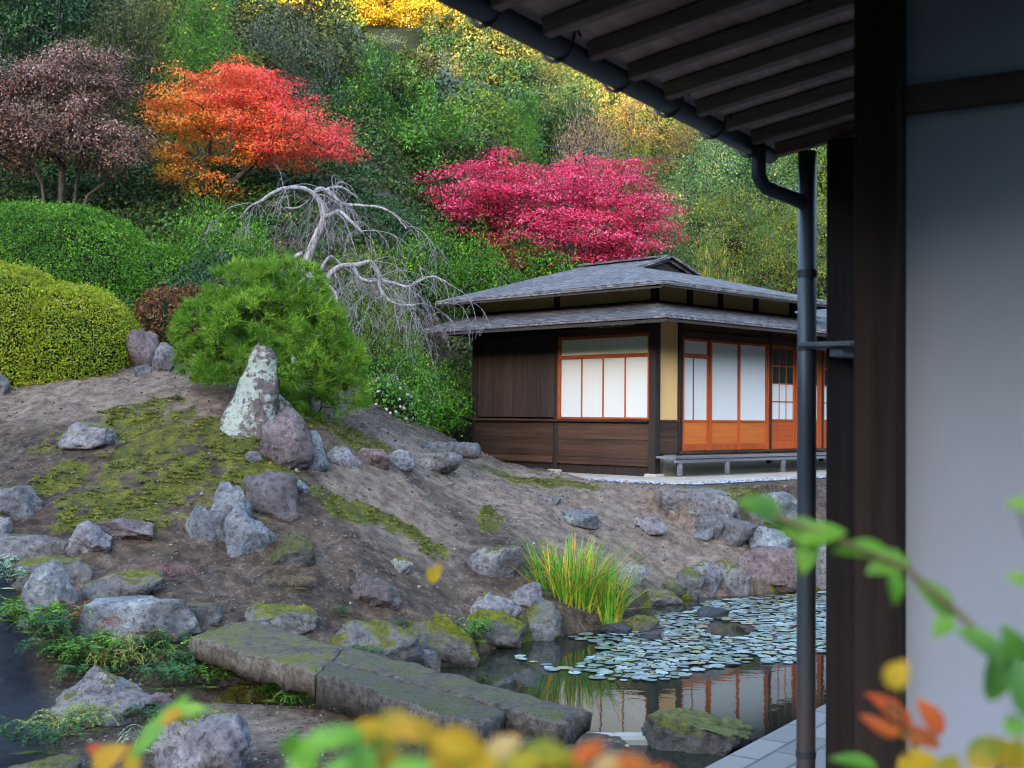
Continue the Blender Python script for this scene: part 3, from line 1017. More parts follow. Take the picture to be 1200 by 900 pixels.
# roof boards: laid along the eave, each lapping the next
bd = MB()
s = -.055
k = 0
while s < 3.4:
    s1 = s + .235
    z0, z1 = rz(s) + .056, rz(s1) + .056
    for i, (xa, xb) in enumerate(((X0, X0 + 1.9), (X0 + 1.9, X0 + 3.7), (X0 + 3.7, X1))):
        off = (k % 2) * .6 - .3
        xa2 = xa if xa == X0 else xa + off
        xb2 = xb if xb == X1 else xb + off
        bd.slab([[(xa2 + .003, -s + .012, z0 - .006), (xa2 + .003, -s1, z1), (xb2 - .003, -s1, z1), (xb2 - .003, -s + .012, z0 - .006)][::-1]], -.012)
    s = s1
    k += 1
pvp(bd, 'roof_boards', M_PVB)
pvp(MB().slab([[(X0, .06, rz(-.06) + .085), (X0, -3.4, rz(3.4) + .1), (X1 + .04, -3.4, rz(3.4) + .1), (X1 + .04, .06, rz(-.06) + .085)]][::-1] if False else [[(X0, .05, rz(-.05) + .11), (X0, -3.4, rz(3.4) + .11), (X1 + .04, -3.4, rz(3.4) + .11), (X1 + .04, .05, rz(-.05) + .11)]], .012), 'roof_cover', M_GUT)
pvp(MB().bar((X0, .03, rz(-.03) + .092), (X1, .03, rz(-.03) + .092), .05, .02), 'eave_strip', M_PVX)
pvp(MB().bar((X0, .0, rz(0) + .083), (X1, .0, rz(0) + .083), .09, .018), 'eave_lath', M_PVX) if False else None
for k in range(19):
    x = .12 - .29 * k
    pvp(MB().bar((x, .03, rz(-.03) + .02), (x, -3.3, rz(3.3) + .02), .045, .056, bev=.004), 'rafter', M_PVR)
# gutter: a half pipe hung on wire hooks
def half_pipe(x0, x1, y, z, r, th=.006, n=14, m=30):
    mb = MB()
    prof = []
    for i in range(n + 1):
        a = math.pi + math.pi * i / n
        prof.append((y + math.cos(a) * r, z + math.sin(a) * r))
    for i in range(n, -1, -1):
        a = math.pi + math.pi * i / n
        prof.append((y + math.cos(a) * (r - th), z + math.sin(a) * (r - th)))
    xs = [x0 + (x1 - x0) * i / m for i in range(m + 1)]
    b = len(mb.v)
    for x in xs:
        mb.v += [(x, p[0], p[1]) for p in prof]
    L = len(prof)
    for i in range(m):
        for j in range(L):
            jj = (j + 1) % L
            mb.f.append((i * L + j, i * L + jj, (i + 1) * L + jj, (i + 1) * L + j))
    mb.f.append(tuple(range(L - 1, -1, -1))); mb.f.append(tuple(m * L + j for j in range(L)))
    return mb
GY, GZ = .085, ez + .012
gut = pvp(half_pipe(X0, .16, GY - .008, GZ + .006, .050), 'gutter', M_GUT, smooth=True)
for k in range(9):
    x = -.06 - .42 * k
    b = MB()
    pts = [(x, .0, rz(0) + .03), (x, GY - .07, GZ + .05)] + [(x, GY + math.cos(math.pi + math.pi * i / 8) * .056, GZ + .006 + math.sin(math.pi + math.pi * i / 8) * .056) for i in range(9)] + [(x, GY + .052, GZ + .02)]
    b.tube(pts, .0065, 6)
    b.build('hook', M_GUT, gut)
# downpipe world position -> local
PI_ = PV.rotation_euler.z
def to_loc(v):
    v = Vector(v) - Vector((G0.x, G0.y, .4))
    return Vector((v.x * dv.x + v.y * dv.y, -(v.x * qv.x + v.y * qv.y), v.z))
pp = to_loc(at(946, 240, 5.4))
pc = (pp.x, pp.y)
zt = to_loc(at(946, 178, 5.4)).z
pz = pp.z
pipe = pvp(MB().tube([(pc[0], pc[1], z) for z in (-.4, .4, 1.2, 2.0, zt)], .0405, 20), 'downpipe', M_PIPE, smooth=True)
for z in (.55, 1.45, 2.3, 2.62):
    MB().tube([(pc[0], pc[1], z), (pc[0], pc[1], z + .03)], .0435, 20).build('pipe_band', M_GUT, pipe)
e0 = to_loc(at(889, 180, 5.3)); e1 = to_loc(at(889, 206, 5.3)); e2 = to_loc(at(897, 219, 5.32)); e3 = to_loc(at(938, 236, 5.38)); e4 = to_loc(at(946, 240, 5.4))
e05 = e0.lerp(e1, .6)
pvp(MB().tube([e0 + Vector((0, 0, .04)), e0, e05, e1, e1.lerp(e2, .55) + Vector((0, 0, -.006)), e2, e2.lerp(e3, .5), e3, e4], .031, 16), 'elbow_pipe', M_GUT, smooth=True)
# posts
npost = to_loc(at(1033.5, 450, 3.22)); fpost = to_loc(at(990, 450, 5.32))
pvp(MB().box(npost.x - .058, npost.x + .058, npost.y - .058, npost.y + .058, -.3, rz(1.2) + .0, bev=.006), 'corner_post', M_PVW)
pvp(MB().box(fpost.x - .062, fpost.x + .062, fpost.y - .062, fpost.y + .062, -.3, rz(.3) - .03, bev=.006), 'eave_post', M_PVW)
sh = to_loc(at(972, 404, 5.15))
pvp(MB().box(sh.x - .03, sh.x + .35, sh.y - .10, sh.y + .12, sh.z - .008, sh.z + .012, bev=.003).box(sh.x + .0, sh.x + .3, sh.y - .06, sh.y + .0, sh.z - .05, sh.z - .009, bev=.003), 'bracket_shelf', M_GREYW)
# white wall from the corner post to the right, with its tie beam
wl = MB()
wx = npost.x + .01
zb = to_loc(at(1067, 119, 3.2)).z
wl.box(wx, wx + .06, npost.y - 2.6, npost.y - .059, -.3, zb - .038)
wl.box(wx, wx + .06, npost.y - 2.6, npost.y - .059, zb + .038, rz(1.6) + .5)
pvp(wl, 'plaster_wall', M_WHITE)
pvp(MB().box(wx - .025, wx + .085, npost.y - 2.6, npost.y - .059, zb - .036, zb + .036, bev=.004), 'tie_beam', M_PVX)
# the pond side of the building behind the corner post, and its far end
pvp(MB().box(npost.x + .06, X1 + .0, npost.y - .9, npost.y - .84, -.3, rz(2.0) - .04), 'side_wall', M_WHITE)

# ================================================================== ROCKS
M_RG = rock_mat('grey_rock', [(.34, (.055, .05, .054)), (.5, (.16, .145, .153)), (.64, (.33, .31, .315))], lichen=(.33, .36, .32), lich_lo=.585, moss=.12)
M_RB = rock_mat('brown_rock', [(.34, (.045, .031, .032)), (.5, (.125, .09, .09)), (.66, (.25, .2, .188))], lichen=(.34, .35, .31), lich_lo=.63)
M_RM = rock_mat('mossy_rock', [(.3, (.042, .04, .038)), (.5, (.13, .122, .12)), (.68, (.25, .24, .23))], moss=.42)
M_RMM = rock_mat('very_mossy_rock', [(.3, (.03, .028, .026)), (.5, (.09, .085, .08)), (.68, (.2, .19, .18))], moss=.66)
M_RL = rock_mat('lichen_rock', [(.3, (.06, .045, .043)), (.5, (.16, .115, .105)), (.68, (.26, .2, .185))], lichen=(.46, .52, .44), lich_lo=.49, tint=(.36, .36, .34))
M_RD = rock_mat('wet_dark_rock', [(.3, (.012, .013, .016)), (.55, (.035, .036, .042)), (.7, (.08, .08, .085))], wet=.8)
M_RS = rock_mat('blue_grey_rock', [(.34, (.055, .056, .062)), (.5, (.16, .163, .175)), (.66, (.33, .335, .345))], lichen=(.36, .4, .38), lich_lo=.56)
def icosphere(sub):
    import bmesh
    bm = bmesh.new()
    bmesh.ops.create_icosphere(bm, subdivisions=sub, radius=1.0)
    V = np.array([v.co[:] for v in bm.verts]); bm.verts.ensure_lookup_table()
    F = np.array([[v.index for v in f.verts] for f in bm.faces])
    bm.free()
    return V, F
ICO = {s: icosphere(s) for s in (3, 4, 5)}
def rock_shape(seed, dims, cuts=11, sub=4, style='round', lean=0.0, taper=0.0):
    cuts += 5
    """a boulder: a ball chipped by planes, then worn; z from -0.35 to 1 of its height above ground"""
    r = np.random.RandomState(seed)
    V, F = ICO[sub]
    V = V.copy()
    if style == 'flat':
        V[:, 2] = np.sign(V[:, 2]) * np.abs(V[:, 2]) ** .45
        m = np.maximum(np.abs(V[:, 0]), np.abs(V[:, 1])); h = np.hypot(V[:, 0], V[:, 1])
        V[:, :2] *= (1 + .25 * (h / (m + 1e-6) - 1))[:, None]
    for i in range(cuts):
        n = r.normal(size=3)
        if style == 'flat': n[2] *= .45
        n /= np.linalg.norm(n)
        d = r.uniform(.50, .82)
        e = V @ n - d
        V -= np.maximum(e, 0)[:, None] * n * .92
    if style == 'flat':
        V[:, 2] = np.minimum(V[:, 2], .8 + .06 * V[:, 0])
    V += norm(V) * (fbm(V * 1.6 + seed * 3.1, 3, 31)[:, None] * .12 + fbm(V * 5.5 + seed, 4, 32)[:, None] * .065 - np.abs(fbm(V * 3.0 + seed, 3, 33))[:, None] * .13 - np.maximum(.13 - np.abs(gnoise(V * 1.9 + seed * 1.7, 34)), 0)[:, None] * .6)
    lo, hi = V.min(0), V.max(0)
    V = (V - (lo + hi) / 2) / (hi - lo) * 2
    zz = (V[:, 2] + 1) / 2
    if taper:
        V[:, :2] *= (1 - taper * zz)[:, None]
    V[:, 0] += lean * (zz - .3)
    lo, hi = V.min(0), V.max(0)
    V[:, :2] = (V[:, :2] - (lo + hi)[:2] / 2) / (hi - lo)[:2]
    w, d, h = dims
    # 26 % of it lies in the ground
    out = np.c_[V[:, 0] * w, V[:, 1] * d, (zz - .26) / .74 * h]
    return out, F
ROCK_LABELS = set()
def rock(name, label, box, mat, seed, style='round', depth=.85, cat='rock', group=None, z=None, sub=4, lean=0.0, taper=0.0, cuts=11, sink=0.0, pt=None, rot=None):
    x0, y0, x1, y1 = box
    cx = (x0 + x1) / 2
    p = pt if pt is not None else (hit(cx, y1) if z is None else on_z(cx, y1, z))
    k = mpp(p.y)
    w = (x1 - x0) * k * 1.16
    h = max((y1 - y0) * k, .04)
    d = max(w * depth, .08)
    y0 = y0 - (y1 - y0) * .10
    # the box bottom is where its front meets the ground: centre lies a little further back
    ctr = Vector((p.x * (1 + .4 * d / p.y), p.y + d * .38, 0))
    g = H(ctr.x, ctr.y) if z is None else z
    f0 = p.z
    base = min(g, f0 + .08) - .06 - sink
    top = at(cx, y0, ctr.y).z
    h = max(top - base, .05)
    V, F = rock_shape(seed, (w, d, h), cuts, sub, style, lean, taper)
    a = (seed * 37 % 7 - 3) * .06 if rot is None else rot
    ca_, sa_ = math.cos(a), math.sin(a)
    V = np.c_[V[:, 0] * ca_ - V[:, 1] * sa_, V[:, 0] * sa_ + V[:, 1] * ca_, V[:, 2]]
    o = obj(name, mesh_np(name, V, tris=F, mats=[mat], smooth=True), loc=(ctr.x, ctr.y, base))
    tag(o, label, cat, group)
    return o
B = rock
# the standing stone: outline of the photograph turned into a solid of its own depth
def standing_stone():
    p = hit(288, 512)
    k = mpp(p.y)
    prof = [(0.0, -40, 36), (.12, -37, 33), (.25, -32, 31), (.38, -24, 32), (.5, -17, 33), (.62, -11, 33), (.72, -6, 32), (.82, -3, 31), (.9, 0, 29), (.96, 3, 24), (1.0, 8, 17)]
    Hh = 112 * k
    n, m = 34, 60
    V = []
    for j in range(m):
        u = j / (m - 1)
        zz = u
        for (a, l0, r0), (b, l1, r1) in zip(prof, prof[1:]):
            if a <= zz <= b + 1e-9:
                f = (zz - a) / (b - a)
                l, r_ = l0 + (l1 - l0) * f, r0 + (r1 - r0) * f
                break
        cxx, hw = (l + r_) / 2 * k, (r_ - l) / 2 * k
        for i in range(n):
            a = 2 * math.pi * i / n
            c_, s_ = math.cos(a), math.sin(a)
            q = 1 / (abs(c_) ** 2.6 + abs(s_) ** 2.6) ** (1 / 2.6)
            V.append((cxx + hw * c_ * q, hw * .62 * s_ * q + .10 * hw * math.sin(a * 2 + 1), zz * Hh - .02))
    V = np.array(V)
    V[:, :3] += (fbm(V * 3.2, 3, 41)[:, None] * .045 + fbm(V * 11, 3, 42)[:, None] * .014) * np.c_[np.sign(V[:, 0]) * .8, np.sign(V[:, 1]), 0 * V[:, 0] + .3]
    V[:n, 2] -= .35
    V = np.r_[V, [[V[-n:, 0].mean(), V[-n:, 1].mean(), Hh + .012]]]
    Q = []
    for j in range(m - 1):
        for i in range(n):
            i2 = (i + 1) % n
            Q.append((j * n + i, j * n + i2, (j + 1) * n + i2, (j + 1) * n + i))
    T = [((m - 1) * n + i, (m - 1) * n + (i + 1) % n, m * n) for i in range(n)]
    o = obj('standing_stone', mesh_np('standing_stone', V, Q, T, [M_RL], True), loc=(p.x, p.y + .2, p.z))
    tag(o, 'tall pointed standing stone with pale green lichen in front of the round pine', 'stone')
standing_stone()
B('boulder', 'reddish brown domed boulder at the right foot of the standing stone', (306, 482, 365, 550), M_RB, 3, taper=.15, depth=.8)
B('rock', 'small grey rock showing behind the reddish brown domed boulder', (344, 508, 383, 548), M_RS, 4)
B('rock', 'pale lichened stub of rock between standing stone and domed boulder', (318, 465, 345, 500), M_RL, 44)
B('rock', 'small pale grey pointed rock alone among the moss patches on the mound', (74, 497, 137, 528), M_RG, 5, taper=.3)
B('rock', 'small round grey rock under the pine beside its lowest boughs', (345, 455, 368, 473), M_RG, 6)
B('rock', 'flat little pale rock set in moss above the brown dome', (283, 530, 308, 545), M_RG, 61, 'flat')
# a crag of three lobes
def crag():
    p = hit(262, 654)
    k = mpp(p.y)
    parts = []
    for (x0, y0, x1, y1, sd, dy, tp) in [(222, 566, 284, 655, 11, .12, .45), (206, 594, 250, 642, 12, .0, .2), (258, 594, 318, 656, 13, -.1, .15)]:
        w, h = (x1 - x0) * k, (y1 - y0) * k
        V, F = rock_shape(sd, (w, w * .8, h), 12, 4, 'round', 0, tp)
        V[:, 0] += ((x0 + x1) / 2 - 262) * k
        V[:, 1] += dy
        V[:, 2] += (654 - y1) * k
        parts.append((V, F))
    V, F = merge(parts)
    o = obj('crag', mesh_np('crag', V, tris=F, mats=[M_RS], smooth=True), loc=(p.x, p.y + .3, p.z + .0))
    tag(o, 'blue grey crag of three joined lobes with one peak in the middle of the slope', 'rock')
crag()
B('boulder', 'broad reddish brown dome of rock behind the three lobed crag', (277, 557, 353, 604), M_RB, 14, depth=.7)
B('rock', 'small grey rock touching the right shoulder of the broad brown dome', (330, 556, 362, 576), M_RS, 15)
B('rock', 'rugged grey boulder cut by the left edge of the photograph', (-6, 571, 51, 613), M_RG, 16)
B('rock', 'low grey rock in the left edge below the rugged grey boulder', (-14, 605, 13, 632), M_RG, 17)
B('rock', 'rounded grey rock between the long flat slab and the purple grey one', (80, 613, 130, 650), M_RG, 18)
B('rock', 'purple grey low angular rock right of the rounded grey one', (124, 608, 181, 635), M_RB, 19, taper=.2)
B('rock', 'long flat slab of grey rock at the left edge of the slope', (-8, 628, 96, 655), M_RG, 20, 'flat', depth=.4)
B('rock', 'layered flat rock behind the upright dark one', (18, 655, 106, 690), M_RM, 21, 'flat', depth=.45)
B('rock', 'low mossy lump behind the big flat-topped block', (107, 672, 188, 706), M_RM, 22, 'flat', depth=.5)
B('rock', 'upright dark grey rock leaning above the ferns', (27, 662, 85, 730), M_RS, 23, taper=.25, depth=.6)
B('stone_block', 'big flat-topped grey stone block at the head of the slab bridge', (94, 704, 226, 757), M_RS, 24, 'flat', depth=.42, rot=-.08, cuts=6)
B('rock', 'low mossy rock between the flat-topped block and the bridge end', (222, 708, 262, 728), M_RM, 25, 'flat')
B('rock', 'brown mossy rock sunk in the slope below the broad brown dome', (318, 628, 368, 664), M_RMM, 26)
B('rock', 'brownish sharp-crested rock lying low in the middle of the bare slope', (406, 674, 468, 714), M_RB, 27, taper=.45, lean=-.4, depth=.6)
B('rock', 'tiny grey rock above the sharp-crested brownish one', (453, 654, 483, 671), M_RG, 28)
B('rock', 'mossy grey rock against the far side of the slab bridge', (285, 711, 368, 748), M_RM, 29, depth=.55)
B('rock', 'wide low mossy rock beside the bridge, next to the water', (384, 731, 488, 777), M_RM, 30, depth=.5)
B('rock', 'small pale rock at the waterline below the wide mossy one', (484, 761, 515, 781), M_RG, 31)
B('boulder', 'green mossy bank boulder dipping into the pond by the slab bridge', (480, 722, 560, 779), M_RMM, 32, depth=.6)
B('boulder', 'dark moss covered boulder dropping into the pond under the grey cap rock', (540, 718, 612, 760), M_RMM, 33, depth=.6)
B('rock', 'grey cap rock on top of the moss covered pond bank', (541, 697, 608, 732), M_RG, 34, depth=.6)
B('rock', 'smooth rounded grey rock left of the reed clump', (598, 707, 654, 748), M_RM, 35, depth=.7)
B('rock', 'flat grey outcrop half buried in the slope above the cap rock', (550, 643, 608, 678), M_RG, 36, 'flat', depth=.7)
B('rock', 'rock wedged behind the left side of the reed clump', (598, 684, 636, 712), M_RG, 37)
B('rock', 'pale blue grey flat rock alone on the bare slope below the house corner', (654, 600, 701, 618), M_RS, 38, 'flat')
B('rock', 'low dark grey rock right of the pale flat one on the bare slope', (735, 606, 779, 625), M_RG, 39, 'flat')
B('rock', 'very small flat stone high on the bare slope near the house', (631, 579, 656, 589), M_RG, 40, 'flat')
B('rock', 'round grey rock beyond the right side of the reed clump', (716, 662, 758, 685), M_RG, 41)
B('rock', 'flat grey rock on the far shore touching the lily pads', (742, 690, 797, 712), M_RM, 42, 'flat', depth=.5)
B('rock', 'small mossy brown rock in the water at the foot of the reeds', (728, 722, 770, 741), M_RMM, 43, z=0.0)
B('rock', 'bluish wet rock in the water between reeds and lily pads', (704, 731, 738, 743), M_RD, 45, z=0.0, cuts=6)
B('rock', 'dark wet rock just breaking the surface among the lily pads', (814, 713, 852, 724), M_RD, 46, 'flat', z=0.0)
B('rock', 'dark little rock in the lily pads near the flat shore rock', (752, 742, 775, 750), M_RD, 461, 'flat', z=0.0)
# revetment on the right
RV = [('boulder', 'broad flat boulder capping the stone bank below the house apron', (775, 574, 871, 609), M_RG, 47, 'flat', .7),
      ('boulder', 'long bluish boulder on the bank behind the downpipe', (858, 579, 945, 612), M_RS, 48, 'flat', .6),
      ('boulder', 'large rounded grey stone in the lower row of the bank', (832, 608, 884, 640), M_RG, 50, 'round', .7),
      ('rock', 'squat grey stone left of the large rounded one in the bank', (813, 605, 848, 632), M_RG, 49, 'round', .7),
      ('rock', 'small pale rock at the left foot of the stone bank', (811, 619, 837, 634), M_RS, 51, 'round', .8),
      ('rock', 'slim upright stone wedged in the bank right of the large rounded one', (874, 600, 896, 622), M_RB, 52, 'round', .8),
      ('boulder', 'pale green-grey sloping stone at the right end of the lower bank row', (872, 620, 925, 652), M_RS, 53, 'round', .7),
      ('boulder', 'purple brown sloping ledge rock above the far waterline', (866, 645, 945, 690), M_RB, 56, 'flat', .7),
      ('rock', 'mossy boulder at the far waterline left of a blue grey wedge', (784, 668, 822, 702), M_RM, 54, 'round', .7),
      ('rock', 'blue grey wedge of rock standing at the far waterline', (808, 661, 846, 699), M_RG, 55, 'round', .8),
      ('rock', 'moss topped rock right of the blue grey wedge on the far waterline', (836, 660, 876, 698), M_RM, 57, 'round', .8),
      ('rock', 'mossy low rock at the far waterline beside the downpipe', (890, 672, 940, 697), M_RMM, 58, 'flat', .7),
      ('boulder', 'grey boulder of the bank seen between the downpipe and the posts', (925, 640, 990, 690), M_RG, 59, 'round', .8),
      ('rock', 'flat mossy rock at the far shore left of the mossy boulder', (770, 683, 800, 704), M_RMM, 60, 'flat', .7)]
for nm, lb, bx, mt, sd_i, st, dp in RV:
    B(nm, lb, bx, mt, sd_i, st, dp, group='stones of the pond bank')
# row of stones along the upper edge of the slope
B('rock', 'pale lumpy rock first in the row right of the pine', (381, 524, 421, 547), M_RG, 62, group='row of edging rocks')
B('rock', 'brown lumpy rock second in the row right of the pine', (418, 527, 457, 548), M_RB, 63, group='row of edging rocks')
B('rock', 'small white-flecked rock in the row right of the pine', (452, 528, 484, 548), M_RS, 64, group='row of edging rocks')
B('rock', 'wide low rock at the house end of the edging row', (482, 532, 538, 554), M_RG, 65, 'flat', group='row of edging rocks')
B('boulder', 'purple grey boulder behind the end of the yellow-green clipped azalea', (150, 388, 187, 430), M_RB, 66, group=None)
B('rock', 'brownish rock tucked right of the purple grey boulder by the hedge', (178, 404, 207, 436), M_RG, 67)
B('rock', 'little white stone in front of the purple grey boulder', (158, 428, 176, 440), M_RS, 68)
B('rock', 'grey rock at the left edge in front of the clipped azalea', (-12, 438, 10, 464), M_RG, 69)
# foreground, below the bridge
B('boulder', 'large grey boulder in the lower left below the ferns', (58, 787, 180, 850), M_RG, 70, depth=.7, taper=.25, sub=5)
B('boulder', 'grey boulder at the bottom edge with a pale flat ledge', (184, 843, 285, 915), M_RG, 71, depth=.7, sub=5)
B('rock', 'dark brown rock behind the grey boulder at the bottom edge', (205, 828, 252, 856), M_RB, 72)
B('rock', 'reddish rock right of the large lower left boulder', (160, 812, 206, 840), M_RB, 73)
B('rock', 'moss edged rock in the bottom left corner', (8, 889, 96, 915), M_RM, 74, 'flat')
B('rock', 'rough mossy stone carrying the near end of the slab bridge', (262, 775, 304, 815), M_RMM, 75, depth=.9, cuts=6)
B('boulder', 'low mossy boulder in the pond beside the paved path', (760, 841, 886, 892), M_RMM, 76, 'flat', .7, z=-.05, sub=5)
B('rock', 'dark mossy rock under the bridge at the bottom of the photograph', (440, 860, 520, 915), M_RMM, 77)
# dressed stone lying by the house
p = hit(531, 541)
mb = MB()
q0, q1 = at(497, 531, p.y + .2), at(561, 532, p.y - .1)
b_ = q1 - q0
mb.tube([q0 + b_ * (i / 14) + Vector((0, -.1, .05 + .01 * math.sin(i * 1.9))) for i in range(15)], [.10] + [.118 + .004 * math.sin(i * 2.3) for i in range(13)] + [.105], 18)
o = mb.build('stone_roller', M_RG, smooth=True)
tag(o, 'long rounded grey stone lying on the ground beside the house corner', 'stone')

# ---- slab bridge
M_SLAB = rock_mat('bridge_slab_stone', [(.34, (.022, .016, .012)), (.48, (.085, .066, .05)), (.64, (.23, .195, .165))], moss=.08, fine=True, tint=(.2, .175, .15))
def slab(name, label, quad, th, seed):
    """quad: four photograph points of its top, laid at the height of the bridge"""
    ctr_ = [on_z(px, py, zt_) for px, py, zt_ in quad]
    n, m = 44, 14
    V = []
    for side in (0, 1):
        for i in range(n + 1):
            for j in range(m + 1):
                u, v = i / n, j / m
                a = ctr_[0].lerp(ctr_[1], u); c_ = ctr_[3].lerp(ctr_[2], u)
                q = a.lerp(c_, v)
                e = min(u * n, (1 - u) * n, v * m, (1 - v) * m)
                V.append((q.x, q.y, q.z - (0.02 if e < .5 else 0) - (th if side else 0)))
    V = np.array(V)
    W_ = (n + 1) * (m + 1)
    nz = fbm(V * np.array([2.2, 2.2, 2.2]) + seed, 3, 51) * .035 + fbm(V * 9 + seed, 3, 52) * .012
    V[:W_, 2] += nz[:W_]
    V[W_:, 2] += fbm(V[W_:] * 3 + seed, 3, 53) * .07
    V[:, 0] += fbm(V * 6 + seed + 5, 3, 54) * .03
    V[:, 1] += fbm(V * 6 + seed + 9, 3, 55) * .03
    Q = []
    for i in range(n):
        for j in range(m):
            a = i * (m + 1) + j
            Q.append((a, a + m + 1, a + m + 2, a + 1)); Q.append((W_ + a, W_ + a + 1, W_ + a + m + 2, W_ + a + m + 1))
    ring = [i * (m + 1) for i in range(n + 1)] + [n * (m + 1) + j for j in range(1, m + 1)] + [i * (m + 1) + m for i in range(n - 1, -1, -1)] + [j for j in range(m - 1, 0, -1)]
    for a, c_ in zip(ring, ring[1:] + ring[:1]):
        Q.append((a, W_ + a, W_ + c_, c_))
    o0 = V.mean(0)
    o = obj(name, mesh_np(name, V - o0, Q, mats=[M_SLAB], smooth=False), loc=tuple(o0))
    tag(o, label, 'stone slab', 'slabs of the stone bridge')
zb_ = .52
slab('bridge_slab', 'mossy stone slab at the left end of the low bridge, chisel marks on its side', [(222, 746, zb_), (369, 787, zb_), (403, 757, zb_), (283, 722, zb_)], .17, 1)
slab('bridge_slab', 'thick mossy front slab in the middle of the low stone bridge', [(371, 788, zb_), (560, 848, zb_), (592, 831, zb_), (387, 774, zb_)], .20, 2)
slab('bridge_slab', 'long narrow rear slab of the low stone bridge reaching over the pond', [(389, 772, zb_), (655, 846, zb_), (692, 832, zb_), (405, 757, zb_)], .14, 3)
B('rock', 'dark rough stone under the far end of the bridge slabs', (600, 846, 690, 900), M_RD, 78, z=-.1, depth=.6)
# kerb at the water's near edge
a, b_ = on_z(660, 862, .02), on_z(775, 862, .02)
tag(MB().bar(a - Vector((0, .12, 0)), b_ - Vector((0, .12, 0)), .16, .08, bev=.02).build('kerb_stone', M_CONC), 'narrow pale kerb stone at the near edge of the pond', 'kerb stone')

# ================================================================== VEGETATION
def skeleton(trunk, attractors, seed, bend=.18, tip_r=.012, expo=2.3, sides=6, droop=0.0):
    """trunk: polylines [(points, start radius)], attractors: twig ends; limbs grow from the nearest wood to each end.
    returns tubes (V, Q)"""
    r = np.random.RandomState(seed)
    nodes, par = [], []
    for pl in trunk:
        pl = [np.array(p, float) for p in pl]
        prev = -1
        if nodes:
            d = [np.linalg.norm(np.array(nodes[i]) - pl[0]) for i in range(len(nodes))]
            prev = int(np.argmin(d))
        for a, b in zip(pl[:-1], pl[1:]):
            L = np.linalg.norm(b - a)
            m = max(2, int(L / .35))
            for i in range(m):
                nodes.append(a + (b - a) * i / m); par.append(prev); prev = len(nodes) - 1
        nodes.append(pl[-1]); par.append(prev)
    base = np.array(nodes[0])
    order = np.argsort(np.linalg.norm(attractors - np.array(nodes).mean(0), axis=1))
    tips = []
    N = np.array(nodes)
    for k in order:
        t = attractors[k]
        d = np.linalg.norm(N - t, axis=1)
        # prefer wood that is lower and nearer the base
        cost = d + .35 * np.maximum(N[:, 2] - t[2] + .25 * d, 0) * 2
        j = int(np.argmin(cost))
        a = N[j]
        L = np.linalg.norm(t - a)
        m = max(2, int(L / .3))
        side = r.normal(size=3) * bend * L
        new = []
        for i in range(1, m + 1):
            u = i / m
            q = a + (t - a) * u + side * math.sin(math.pi * u) * .5 + np.array([0, 0, (.16 - droop) * L * math.sin(math.pi * u)]) + r.normal(size=3) * .02 * L
            new.append(q)
        prev = j
        for q in new:
            nodes.append(q); par.append(prev); prev = len(nodes) - 1
        N = np.array(nodes)
        tips.append(prev)
    n = len(nodes)
    acc = np.zeros(n)
    ch = [[] for _ in range(n)]
    for i, p in enumerate(par):
        if p >= 0: ch[p].append(i)
    for i in range(n - 1, -1, -1):
        if not ch[i]: acc[i] = tip_r ** expo
        if par[i] >= 0: acc[par[i]] += acc[i]
    rad = acc ** (1 / expo)
    # chains: follow the thickest child
    parts = []
    start = [(0, -1)] + []
    roots = [i for i, p in enumerate(par) if p < 0]
    stack = [(i, None) for i in roots]
    while stack:
        i, frm = stack.pop()
        pts, rr = [], []
        if frm is not None:
            pts.append(nodes[frm]); rr.append(min(rad[frm], rad[i] * 1.25))
        while True:
            pts.append(nodes[i]); rr.append(rad[i])
            if not ch[i]: break
            c = sorted(ch[i], key=lambda q: -acc[q])
            for o_ in c[1:]:
                stack.append((o_, i))
            i = c[0]
        if len(pts) >= 2:
            big = max(rr)
            parts.append(tube_np(pts, rr, sides + 2 if big > .06 else (sides if big > .02 else 4)))
    return merge(parts)

def ell_points(n, r, c, rad, shell=.55, zmin=-.6, lob=.25, seed=0, flat=1.0):
    """points in a lumpy ellipsoid, most of them towards its outside"""
    d = norm(r.normal(size=(n * 3, 3)))
    d = d[d[:, 2] > zmin][:n]
    rr = (shell + (1 - shell) * r.uniform(size=len(d)) ** .6) * (1 + lob * fbm(d * 1.7 + seed, 2, 61) * 1.6)
    return np.array(c) + d * rr[:, None] * np.array(rad), d

def spray_leaves(r, cs, dirs, n_per, spread, size, wfac=.55, up=.5, flatten=.5, hang=0.0, jit=.35):
    """leaves round each twig end: a loose tuft, flattened, leaf blades facing mostly up and out"""
    n = len(cs) * n_per
    C_ = np.repeat(cs, n_per, 0)
    O = np.repeat(dirs, n_per, 0)
    off = r.normal(size=(n, 3)) * spread
    off[:, 2] *= flatten
    off[:, 2] -= np.hypot(off[:, 0], off[:, 1]) * .15
    P = C_ + off
    Nn = norm(np.array([0, 0, up]) + O * .5 + r.normal(size=(n, 3)) * jit)
    D = norm(off + O * .3 * spread + r.normal(size=(n, 3)) * spread * .8 + np.array([0, 0, -hang * spread]))
    L = size * r.uniform(.65, 1.25, n)
    return leaf_quads(P, Nn, D, L, L * wfac)

